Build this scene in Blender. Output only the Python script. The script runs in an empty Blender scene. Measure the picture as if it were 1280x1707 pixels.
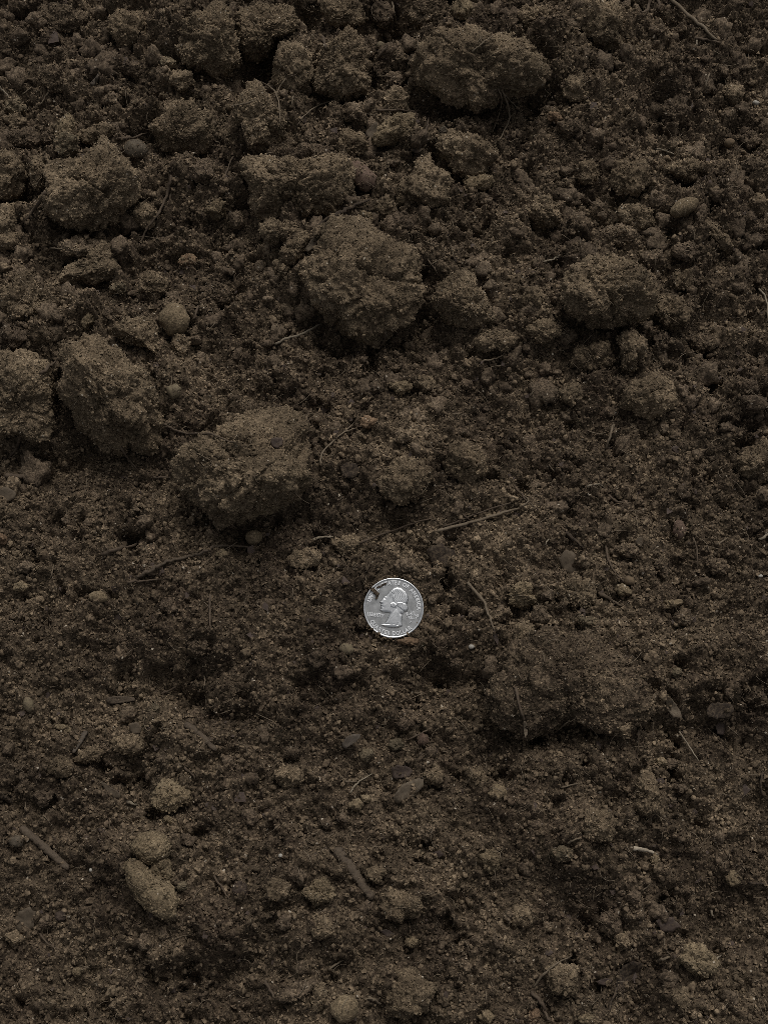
import bpy, math
import numpy as np
from mathutils import Vector, Matrix

# ------------------------------------------------------------------ camera, sky, sun, exposure
SC = bpy.context.scene
COL = SC.collection
W0, H0 = 1280.0, 1707.0                 # pixel frame the layout notes below were taken in
FPX = 2201.0                            # focal length in those pixels
CAM_D, TILT = 0.55, math.radians(24.0)  # held about half a metre above the soil, leaning back
cam_d = bpy.data.cameras.new('camera')
cam = bpy.data.objects.new('camera', cam_d); COL.objects.link(cam)
cam.location = (0.0, -CAM_D * math.sin(TILT), CAM_D * math.cos(TILT))
cam.rotation_euler = (TILT, 0, 0)
cam_d.sensor_fit = 'VERTICAL'; cam_d.sensor_height = 24.0
cam_d.lens = 24.0 * FPX / H0
cam_d.clip_start = 0.02; cam_d.clip_end = 500.0
SC.camera = cam

SUN_EL, SUN_AZ = math.radians(60), math.radians(16)   # azimuth from +Y (away from the camera) towards +X
wd = bpy.data.worlds.new('World'); SC.world = wd; wd.use_nodes = True
wn = wd.node_tree.nodes; wl = wd.node_tree.links
sky = wn.new('ShaderNodeTexSky'); sky.sky_type = 'NISHITA'; sky.sun_disc = False
sky.sun_elevation = SUN_EL; sky.sun_rotation = SUN_AZ
sky.dust_density = 6.0; sky.air_density = 1.0; sky.ozone_density = 0.6
hs = wn.new('ShaderNodeHueSaturation'); hs.inputs['Saturation'].default_value = 0.22   # cloud-white overcast
wl.new(sky.outputs[0], hs.inputs['Color'])
wl.new(hs.outputs[0], wn['Background'].inputs['Color'])
wn['Background'].inputs['Strength'].default_value = 0.10
sd = bpy.data.lights.new('sun', 'SUN'); sd.energy = 1.35; sd.angle = math.radians(22); sd.color = (1.0, 0.97, 0.93)
sun = bpy.data.objects.new('sun', sd); COL.objects.link(sun)
sdir = Vector((math.sin(SUN_AZ) * math.cos(SUN_EL), math.cos(SUN_AZ) * math.cos(SUN_EL), math.sin(SUN_EL)))
sun.rotation_euler = sdir.to_track_quat('Z', 'Y').to_euler(); sun.location = sdir * 3

SC.view_settings.view_transform = 'Standard'; SC.view_settings.look = 'None'
SC.view_settings.exposure = -0.24; SC.view_settings.gamma = 1.0
SC.view_settings.use_curve_mapping = False
SC.render.engine = 'CYCLES'
SC.cycles.max_bounces = 4; SC.cycles.diffuse_bounces = 3; SC.cycles.glossy_bounces = 2
SC.cycles.use_denoising = False
SC.cycles.filter_width = 0.65            # a crisp phone picture

# ------------------------------------------------------------------ numbers
MM = 0.001
rng = np.random.default_rng(7)
CAMP = np.array(cam.location)
RT = np.array([1.0, 0, 0]); UP = np.array([0, math.cos(TILT), math.sin(TILT)]); BK = np.array([0, -math.sin(TILT), math.cos(TILT)])

def hsh(ix, iy, iz, seed):
    h = (ix.astype(np.int64) * 374761393 + iy.astype(np.int64) * 668265263 + iz.astype(np.int64) * 2147483647 + seed * 974634777) & 0xFFFFFFFF
    h = ((h ^ (h >> 13)) * 1274126177) & 0xFFFFFFFF
    h = ((h ^ (h >> 16)) * 2246822519) & 0xFFFFFFFF
    h = h ^ (h >> 15)
    return (h & 0xFFFFFF) / 16777216.0

def grad2(x, y, seed):
    ix, iy = np.floor(x), np.floor(y); fx, fy = x - ix, y - iy
    ux = fx * fx * fx * (fx * (fx * 6 - 15) + 10); uy = fy * fy * fy * (fy * (fy * 6 - 15) + 10)
    z = np.zeros_like(ix); out = []
    for dx in (0, 1):
        for dy in (0, 1):
            a = hsh(ix + dx, iy + dy, z, seed) * 2 * math.pi
            out.append(np.cos(a) * (fx - dx) + np.sin(a) * (fy - dy))
    return ((out[0] * (1 - uy) + out[1] * uy) * (1 - ux) + (out[2] * (1 - uy) + out[3] * uy) * ux) * 1.5

def fbm2(x, y, seed, oct=4, gain=0.5):
    s, a = 0, 1.0
    for o in range(oct):
        s = s + a * grad2(x * 2 ** o + 17.3 * o, y * 2 ** o - 9.1 * o, seed + o); a *= gain
    return s

def grad3(p, seed):
    i = np.floor(p); f = p - i
    u = f * f * f * (f * (f * 6 - 15) + 10)
    s = 0
    for dx in (0, 1):
        wx = u[:, 0] if dx else 1 - u[:, 0]
        for dy in (0, 1):
            wy = u[:, 1] if dy else 1 - u[:, 1]
            for dz in (0, 1):
                wz = u[:, 2] if dz else 1 - u[:, 2]
                a, b, c = i[:, 0] + dx, i[:, 1] + dy, i[:, 2] + dz
                h1 = hsh(a, b, c, seed) * 2 * math.pi; h2 = hsh(a, b, c, seed + 91) * 2 - 1
                r = np.sqrt(1 - h2 * h2)
                s = s + wx * wy * wz * (r * np.cos(h1) * (f[:, 0] - dx) + r * np.sin(h1) * (f[:, 1] - dy) + h2 * (f[:, 2] - dz))
    return s * 1.6

def fbm3(p, seed, oct=3, gain=0.5):
    s, a = 0, 1.0
    for o in range(oct):
        s = s + a * grad3(p * 2 ** o + 11.7 * o, seed + o); a *= gain
    return s

def lumps2(x, y, cell, seed, lo=0.3, hi=0.75, fill=1.0):
    """tops of a jumble of round crumbs, in units of cell"""
    gx, gy = x / cell, y / cell
    ix, iy = np.floor(gx), np.floor(gy); z = np.zeros_like(ix); best = np.zeros_like(gx)
    for dx in (-1, 0, 1):
        for dy in (-1, 0, 1):
            a, b = ix + dx, iy + dy
            cx = a + hsh(a, b, z, seed); cy = b + hsh(a, b, z, seed + 1)
            r = lo + (hi - lo) * hsh(a, b, z, seed + 2) ** 1.5
            st = 0.6 + 0.4 * hsh(a, b, z, seed + 4)
            an = hsh(a, b, z, seed + 5) * math.pi
            ex, ey = gx - cx, gy - cy
            e1 = ex * np.cos(an) + ey * np.sin(an); e2 = (-ex * np.sin(an) + ey * np.cos(an)) / st
            hh = np.sqrt(np.maximum(r * r - e1 * e1 - e2 * e2, 0)) + (hsh(a, b, z, seed + 3) - 0.6) * 0.3 * (e1 * e1 + e2 * e2 < r * r)
            if fill < 1: hh = hh * (hsh(a, b, z, seed + 6) < fill)
            best = np.maximum(best, hh)
    return best

def lumps3(p, cell, seed, lo=0.45, hi=0.8):
    g = p / cell; i = np.floor(g); best = np.zeros(len(p))
    for dx in (-1, 0, 1):
        for dy in (-1, 0, 1):
            for dz in (-1, 0, 1):
                a, b, c = i[:, 0] + dx, i[:, 1] + dy, i[:, 2] + dz
                q = (g[:, 0] - a - hsh(a, b, c, seed)) ** 2 + (g[:, 1] - b - hsh(a, b, c, seed + 1)) ** 2 + (g[:, 2] - c - hsh(a, b, c, seed + 2)) ** 2
                r = lo + (hi - lo) * hsh(a, b, c, seed + 3)
                best = np.maximum(best, np.sqrt(np.maximum(r * r - q, 0)))
    return best

# ------------------------------------------------------------------ tiles of the layout notes (three notes units to a pixel)
TS = 427.0 / 1280.0
TILES = {'A': (0, 0), 'B': (427, 0), 'C': (853, 0), 'D': (0, 427), 'E': (427, 427), 'F': (853, 427), 'G': (0, 853), 'H': (427, 853),
         'I': (853, 853), 'J': (0, 1280), 'K': (427, 1280), 'L': (853, 1280)}
def to_px(tile, pts):
    p = np.array(pts, float)
    if tile == 'P': return p
    return p * TS + np.array(TILES[tile], float)

def ray(px, py):
    px, py = np.asarray(px, float), np.asarray(py, float)
    d = ((px - W0 / 2) / FPX)[..., None] * RT + (-(py - H0 / 2) / FPX)[..., None] * UP - BK
    return d                                   # unit depth along the view axis

def hit(px, py, surf, lift=0.0, n=8):
    """where the sight line through a pixel meets the soil surface (raised by lift)"""
    d = ray(px, py); z = np.zeros(np.shape(px))
    for _ in range(n):
        t = (z + lift - CAMP[2]) / d[..., 2]
        P = CAMP + t[..., None] * d
        z = 0.5 * z + 0.5 * surf(P[..., 0], P[..., 1])
    t = (z + lift - CAMP[2]) / d[..., 2]
    return CAMP + t[..., None] * d, t

FLAT = lambda x, y: np.zeros(np.shape(x))

# ------------------------------------------------------------------ mesh helpers
def mesh_np(name, v, f, smooth=True):
    """v (n,3), f (m,k) with k = 3 or 4"""
    me = bpy.data.meshes.new(name); n, m, k = len(v), len(f), f.shape[1]
    me.vertices.add(n); me.vertices.foreach_set('co', np.ascontiguousarray(v, np.float32).ravel())
    me.loops.add(m * k); me.loops.foreach_set('vertex_index', np.ascontiguousarray(f, np.int32).ravel())
    me.polygons.add(m); me.polygons.foreach_set('loop_start', np.arange(0, m * k, k, dtype=np.int32))
    me.polygons.foreach_set('use_smooth', np.full(m, smooth))
    me.update(calc_edges=True)
    return me

def obj(name, me, mat, parent=None, loc=(0, 0, 0)):
    o = bpy.data.objects.new(name, me); COL.objects.link(o); o.location = loc
    if mat is not None and not me.materials: me.materials.append(mat)
    if parent is not None: o.parent = parent
    return o

USED = {}
def tag(o, label, cat, group=None):
    o['label'] = label; o['category'] = cat
    if group: o['group'] = group
    USED.setdefault(label, []).append(o.name)
    return o

def ico(level):
    t = (1 + 5 ** 0.5) / 2
    v = [(-1, t, 0), (1, t, 0), (-1, -t, 0), (1, -t, 0), (0, -1, t), (0, 1, t), (0, -1, -t), (0, 1, -t), (t, 0, -1), (t, 0, 1), (-t, 0, -1), (-t, 0, 1)]
    f = [(0, 11, 5), (0, 5, 1), (0, 1, 7), (0, 7, 10), (0, 10, 11), (1, 5, 9), (5, 11, 4), (11, 10, 2), (10, 7, 6), (7, 1, 8), (3, 9, 4), (3, 4, 2), (3, 2, 6), (3, 6, 8), (3, 8, 9), (4, 9, 5), (2, 4, 11), (6, 2, 10), (8, 6, 7), (9, 8, 1)]
    v = np.array(v, float); v /= np.linalg.norm(v, axis=1)[:, None]; f = np.array(f)
    for _ in range(level):
        e = np.sort(np.concatenate([f[:, [0, 1]], f[:, [1, 2]], f[:, [2, 0]]]), axis=1)
        u, inv = np.unique(e, axis=0, return_inverse=True); inv = inv.ravel()
        m = v[u[:, 0]] + v[u[:, 1]]; m /= np.linalg.norm(m, axis=1)[:, None]
        k = len(f); a, b, c = inv[:k] + len(v), inv[k:2 * k] + len(v), inv[2 * k:] + len(v)
        v = np.concatenate([v, m])
        f = np.concatenate([np.stack([f[:, 0], a, c], 1), np.stack([f[:, 1], b, a], 1), np.stack([f[:, 2], c, b], 1), np.stack([a, b, c], 1)])
    return v, f
ICO = {l: ico(l) for l in range(0, 6)}
OCT_V = np.array([(1, 0, 0), (-1, 0, 0), (0, 1, 0), (0, -1, 0), (0, 0, 1), (0, 0, -1)], float)
OCT_F = np.array([(0, 2, 4), (2, 1, 4), (1, 3, 4), (3, 0, 4), (2, 0, 5), (1, 2, 5), (3, 1, 5), (0, 3, 5)])

def rand_rot(n, r):
    q = r.normal(size=(n, 4)); q /= np.linalg.norm(q, axis=1)[:, None]; w, x, y, z = q.T
    return np.stack([np.stack([1 - 2 * (y * y + z * z), 2 * (x * y - z * w), 2 * (x * z + y * w)], 1),
                     np.stack([2 * (x * y + z * w), 1 - 2 * (x * x + z * z), 2 * (y * z - x * w)], 1),
                     np.stack([2 * (x * z - y * w), 2 * (y * z + x * w), 1 - 2 * (x * x + y * y)], 1)], 1)

def caps(P, N, rad, r):
    """grains half sunk in a surface: five-sided domes facing N"""
    n = len(P); a = np.arange(5) / 5 * 2 * math.pi
    N = N + 0.35 * r.normal(size=(n, 3)); N /= np.linalg.norm(N, axis=1)[:, None]
    T = np.cross(N, r.normal(size=(n, 3))); T /= np.linalg.norm(T, axis=1)[:, None]; B = np.cross(N, T)
    k = 0.75 + 0.5 * r.random((n, 5)); st = 0.65 + 0.35 * r.random((n, 1))
    x, y, z = k * np.cos(a), k * np.sin(a) * st, -0.45 + 0.4 * (r.random((n, 5)) - 0.5)
    v = x[..., None] * T[:, None] + y[..., None] * B[:, None] + z[..., None] * N[:, None]
    top = N * (0.55 + 0.5 * r.random((n, 1))) + T * (0.5 * (r.random((n, 1)) - 0.5)) + B * (0.5 * (r.random((n, 1)) - 0.5))
    v = np.concatenate([v, top[:, None]], 1) * rad[:, None, None] + P[:, None]
    f = np.array([(j, (j + 1) % 5, 5) for j in range(5)])[None] + (np.arange(n) * 6)[:, None, None]
    return v.reshape(-1, 3), f.reshape(-1, 3)

def bits(P, rad, r, base=(OCT_V, OCT_F), jit=0.35, flat=0.35):
    """a joined heap of small angular grains at P with radii rad"""
    bv, bf = base; n, k = len(P), len(bv)
    v = bv[None] * (1 + jit * (r.random((n, k, 1)) * 2 - 1))
    v = v * (1 - flat * r.random((n, 1, 3)))
    v = np.einsum('nij,nkj->nki', rand_rot(n, r), v) * rad[:, None, None] + P[:, None, :]
    f = bf[None] + (np.arange(n) * k)[:, None, None]
    return v.reshape(-1, 3), f.reshape(-1, 3)

# ------------------------------------------------------------------ materials
def soil_mat(name, dark, mid, light, grain=850.0, contrast=1.0, fleck=0.0025, bump=0.7, patch=30.0, rough=1.0, coarse=0.0):
    m = bpy.data.materials.new(name); m.use_nodes = True; nt = m.node_tree; N = nt.nodes; L = nt.links
    bs = N['Principled BSDF']; bs.inputs['Roughness'].default_value = rough; bs.inputs['Specular IOR Level'].default_value = 0.12
    geo = N.new('ShaderNodeNewGeometry'); pos = geo.outputs['Position']
    big = N.new('ShaderNodeTexNoise'); big.inputs['Scale'].default_value = patch; big.inputs['Detail'].default_value = 4; big.inputs['Roughness'].default_value = 0.6
    fine = N.new('ShaderNodeTexNoise'); fine.inputs['Scale'].default_value = 420; fine.inputs['Detail'].default_value = 5; fine.inputs['Roughness'].default_value = 0.75
    vor = N.new('ShaderNodeTexVoronoi'); vor.inputs['Scale'].default_value = grain
    for t in (big, fine, vor): L.new(pos, t.inputs['Vector'])
    r1 = N.new('ShaderNodeValToRGB'); e = r1.color_ramp.elements
    e[0].position = 0.38; e[0].color = (*dark, 1); e[1].position = 0.63; e[1].color = (*light, 1)
    k = e.new(0.5); k.color = (*mid, 1)
    mixv = N.new('ShaderNodeMath'); mixv.operation = 'MULTIPLY_ADD'; mixv.inputs[1].default_value = 0.55
    half = N.new('ShaderNodeMath'); half.operation = 'MULTIPLY'; half.inputs[1].default_value = 0.45
    L.new(big.outputs['Fac'], half.inputs[0]); L.new(fine.outputs['Fac'], mixv.inputs[0]); L.new(half.outputs[0], mixv.inputs[2])
    L.new(mixv.outputs[0], r1.inputs['Fac'])
    sep = N.new('ShaderNodeSeparateColor'); L.new(vor.outputs['Color'], sep.inputs[0])
    mr = N.new('ShaderNodeMapRange'); mr.inputs['To Min'].default_value = 1 - 0.5 * contrast; mr.inputs['To Max'].default_value = 1 + 0.7 * contrast
    L.new(sep.outputs[0], mr.inputs['Value'])
    dry = N.new('ShaderNodeTexNoise'); dry.inputs['Scale'].default_value = patch * 1.7; dry.inputs['Detail'].default_value = 3; L.new(pos, dry.inputs['Vector'])
    mr2 = N.new('ShaderNodeMapRange'); mr2.inputs['From Min'].default_value = 0.36; mr2.inputs['From Max'].default_value = 0.64
    mr2.inputs['To Min'].default_value = 0.72; mr2.inputs['To Max'].default_value = 1.22; L.new(dry.outputs['Fac'], mr2.inputs['Value'])
    mm_ = N.new('ShaderNodeMath'); mm_.operation = 'MULTIPLY'; L.new(mr.outputs[0], mm_.inputs[0]); L.new(mr2.outputs[0], mm_.inputs[1])
    mul = N.new('ShaderNodeVectorMath'); mul.operation = 'SCALE'; L.new(r1.outputs['Color'], mul.inputs[0]); L.new(mm_.outputs[0], mul.inputs['Scale'])
    gt = N.new('ShaderNodeMath'); gt.operation = 'GREATER_THAN'; gt.inputs[1].default_value = 1 - fleck; L.new(sep.outputs[1], gt.inputs[0])
    mx = N.new('ShaderNodeMix'); mx.data_type = 'RGBA'; L.new(gt.outputs[0], mx.inputs['Factor']); L.new(mul.outputs[0], mx.inputs['A'])
    mx.inputs['B'].default_value = (0.36, 0.31, 0.24, 1)
    L.new(mx.outputs['Result'], bs.inputs['Base Color'])
    if bump:
        nb = N.new('ShaderNodeTexNoise'); nb.inputs['Scale'].default_value = 1300; nb.inputs['Detail'].default_value = 3; nb.inputs['Roughness'].default_value = 0.7
        L.new(pos, nb.inputs['Vector'])
        b = N.new('ShaderNodeBump'); b.inputs['Strength'].default_value = bump; b.inputs['Distance'].default_value = 0.0006
        L.new(nb.outputs['Fac'], b.inputs['Height']); L.new(b.outputs[0], bs.inputs['Normal'])
        if coarse:
            nc = N.new('ShaderNodeTexNoise'); nc.inputs['Scale'].default_value = 170; nc.inputs['Detail'].default_value = 6; nc.inputs['Roughness'].default_value = 0.72
            b2 = N.new('ShaderNodeBump'); b2.inputs['Strength'].default_value = 1.0; b2.inputs['Distance'].default_value = coarse
            L.new(pos, nc.inputs['Vector']); L.new(nc.outputs['Fac'], b2.inputs['Height']); L.new(b.outputs[0], b2.inputs['Normal']); L.new(b2.outputs[0], bs.inputs['Normal'])
    return m

def plain_mat(name, col, col2, scale=300.0, rough=0.85, bump=0.4, stretch=None, spec=0.2, dust=0.35):
    """stone, wood, leaf or root: two tones, and soil dust caught in patches"""
    m = bpy.data.materials.new(name); m.use_nodes = True; nt = m.node_tree; N = nt.nodes; L = nt.links
    bs = N['Principled BSDF']; bs.inputs['Roughness'].default_value = rough; bs.inputs['Specular IOR Level'].default_value = spec
    tc = N.new('ShaderNodeTexCoord'); src = tc.outputs['Object']
    if stretch:
        mp = N.new('ShaderNodeMapping'); mp.inputs['Scale'].default_value = stretch; L.new(src, mp.inputs['Vector']); src = mp.outputs[0]
    n1 = N.new('ShaderNodeTexNoise'); n1.inputs['Scale'].default_value = scale; n1.inputs['Detail'].default_value = 5; n1.inputs['Roughness'].default_value = 0.7
    L.new(src, n1.inputs['Vector'])
    r = N.new('ShaderNodeValToRGB'); r.color_ramp.elements[0].position = 0.35; r.color_ramp.elements[0].color = (*col, 1)
    r.color_ramp.elements[1].position = 0.68; r.color_ramp.elements[1].color = (*col2, 1); L.new(n1.outputs['Fac'], r.inputs['Fac'])
    n2 = N.new('ShaderNodeTexNoise'); n2.inputs['Scale'].default_value = 900; n2.inputs['Detail'].default_value = 4; n2.inputs['Roughness'].default_value = 0.8
    L.new(tc.outputs['Object'], n2.inputs['Vector'])
    r2 = N.new('ShaderNodeValToRGB'); r2.color_ramp.elements[0].position = 0.62 - 0.25 * dust; r2.color_ramp.elements[1].position = 0.70 - 0.2 * dust
    L.new(n2.outputs['Fac'], r2.inputs['Fac'])
    mx = N.new('ShaderNodeMix'); mx.data_type = 'RGBA'; mx.inputs['B'].default_value = (0.085, 0.064, 0.044, 1)
    L.new(r2.outputs['Color'], mx.inputs['Factor']); L.new(r.outputs['Color'], mx.inputs['A']); L.new(mx.outputs['Result'], bs.inputs['Base Color'])
    b = N.new('ShaderNodeBump'); b.inputs['Strength'].default_value = bump; b.inputs['Distance'].default_value = 0.0005
    L.new(n1.outputs['Fac'], b.inputs['Height']); L.new(b.outputs[0], bs.inputs['Normal'])
    return m

MAT = {
    'ground': soil_mat('moist_soil', (0.0348, 0.0247, 0.0169), (0.0615, 0.0456, 0.0302), (0.1025, 0.0767, 0.0501), grain=1400, contrast=1.15),
    'grains': soil_mat('soil_grains', (0.0455, 0.0328, 0.0226), (0.0952, 0.0707, 0.0462), (0.1645, 0.1248, 0.0809), grain=1200, contrast=1.25, bump=0),
    'dry': soil_mat('dry_soil', (0.0715, 0.0526, 0.0338), (0.1116, 0.0836, 0.0535), (0.1620, 0.1235, 0.0805), grain=1600, contrast=0.8),
    'dry_grains': soil_mat('dry_soil_grains', (0.0859, 0.0638, 0.0404), (0.1425, 0.1074, 0.0689), (0.2064, 0.1593, 0.1039), grain=1400, contrast=.95, bump=0),
    'outer': soil_mat('moist_soil_further_out', (0.0388, 0.0284, 0.0195), (0.0714, 0.0538, 0.0360), (0.1173, 0.0903, 0.0589), grain=700, contrast=1.1, coarse=0.009),
    'mid': soil_mat('half_dry_soil', (0.0510, 0.0374, 0.0259), (0.0877, 0.0650, 0.0440), (0.1306, 0.0996, 0.0674), grain=1500, contrast=1.0),
    'tan': soil_mat('tan_soil', (0.1075, 0.0805, 0.0499), (0.1482, 0.1126, 0.0698), (0.1933, 0.1508, 0.0955), contrast=0.7, grain=1700),
    'tan_grains': soil_mat('tan_soil_grains', (0.1064, 0.0798, 0.0496), (0.1470, 0.1120, 0.0693), (0.1926, 0.1501, 0.0956), grain=1500, contrast=0.8, bump=0),
    'olive': soil_mat('olive_grey_soil', (0.0694, 0.0555, 0.0366), (0.1051, 0.0838, 0.0541), (0.1450, 0.1161, 0.0757), contrast=0.75, grain=1500),
    'red': soil_mat('red_brown_stone', (0.0600, 0.0396, 0.0287), (0.0920, 0.0618, 0.0450), (0.1250, 0.0868, 0.0642), contrast=0.5, grain=1800, bump=.25, rough=.8),
    'rust': soil_mat('rusty_soil', (0.0836, 0.0556, 0.0336), (0.1188, 0.0790, 0.0491), (0.1584, 0.1086, 0.0683), contrast=0.7, grain=1300),
    'grey': soil_mat('dark_grey_stone', (0.0517, 0.0417, 0.0297), (0.0759, 0.0615, 0.0441), (0.1035, 0.0845, 0.0613), contrast=0.5, grain=1800, bump=.25, rough=.8),
    'slate': soil_mat('blackish_stone', (0.0351, 0.0259, 0.0200), (0.0540, 0.0403, 0.0309), (0.0837, 0.0618, 0.0464), contrast=0.8, grain=1500, bump=.4),
    'yellow': plain_mat('yellow_stone', (0.115, 0.092, 0.056), (0.165, 0.132, 0.082), dust=0.5),
    'orange': plain_mat('orange_stone', (0.1000, 0.0706, 0.0423), (0.1440, 0.1037, 0.0630), dust=0.5),
    'white': plain_mat('white_quartz', (0.26, 0.24, 0.20), (0.40, 0.375, 0.33), dust=0.3, rough=0.6),
    'root': plain_mat('pale_root', (0.1120, 0.0864, 0.0576), (0.1760, 0.1400, 0.0976), dust=0.25, stretch=(1, 1, 1)),
    'root_dark': plain_mat('brown_root', (0.058, 0.042, 0.029), (0.105, 0.078, 0.053), dust=0.35),
    'straw': plain_mat('dry_straw', (0.1600, 0.1320, 0.0920), (0.2560, 0.2160, 0.1600), dust=0.15),
    'bone': plain_mat('bleached_twig', (0.2720, 0.2240, 0.1600), (0.4000, 0.3440, 0.2640), dust=0.12),
    'bark': plain_mat('bark', (0.0510, 0.0382, 0.0272), (0.1062, 0.0816, 0.0578), scale=600, dust=0.75, bump=0.9),
    'wood': plain_mat('old_wood', (0.055, 0.044, 0.034), (0.10, 0.082, 0.064), scale=350, dust=0.35),
    'char': plain_mat('blackened_wood', (0.026, 0.020, 0.016), (0.050, 0.039, 0.030), scale=400, dust=0.6, rough=0.9, spec=.05),
    'leaf': plain_mat('brown_leaf', (0.044, 0.032, 0.026), (0.075, 0.054, 0.043), dust=0.35, rough=0.75, spec=0.2),
    'leaf_tan': plain_mat('tan_leaf', (0.085, 0.067, 0.047), (0.14, 0.112, 0.078), dust=0.6),
    'leaf_grey': plain_mat('grey_leaf', (0.0651, 0.0504, 0.0348), (0.1050, 0.0815, 0.0561), dust=0.4),
}

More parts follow.
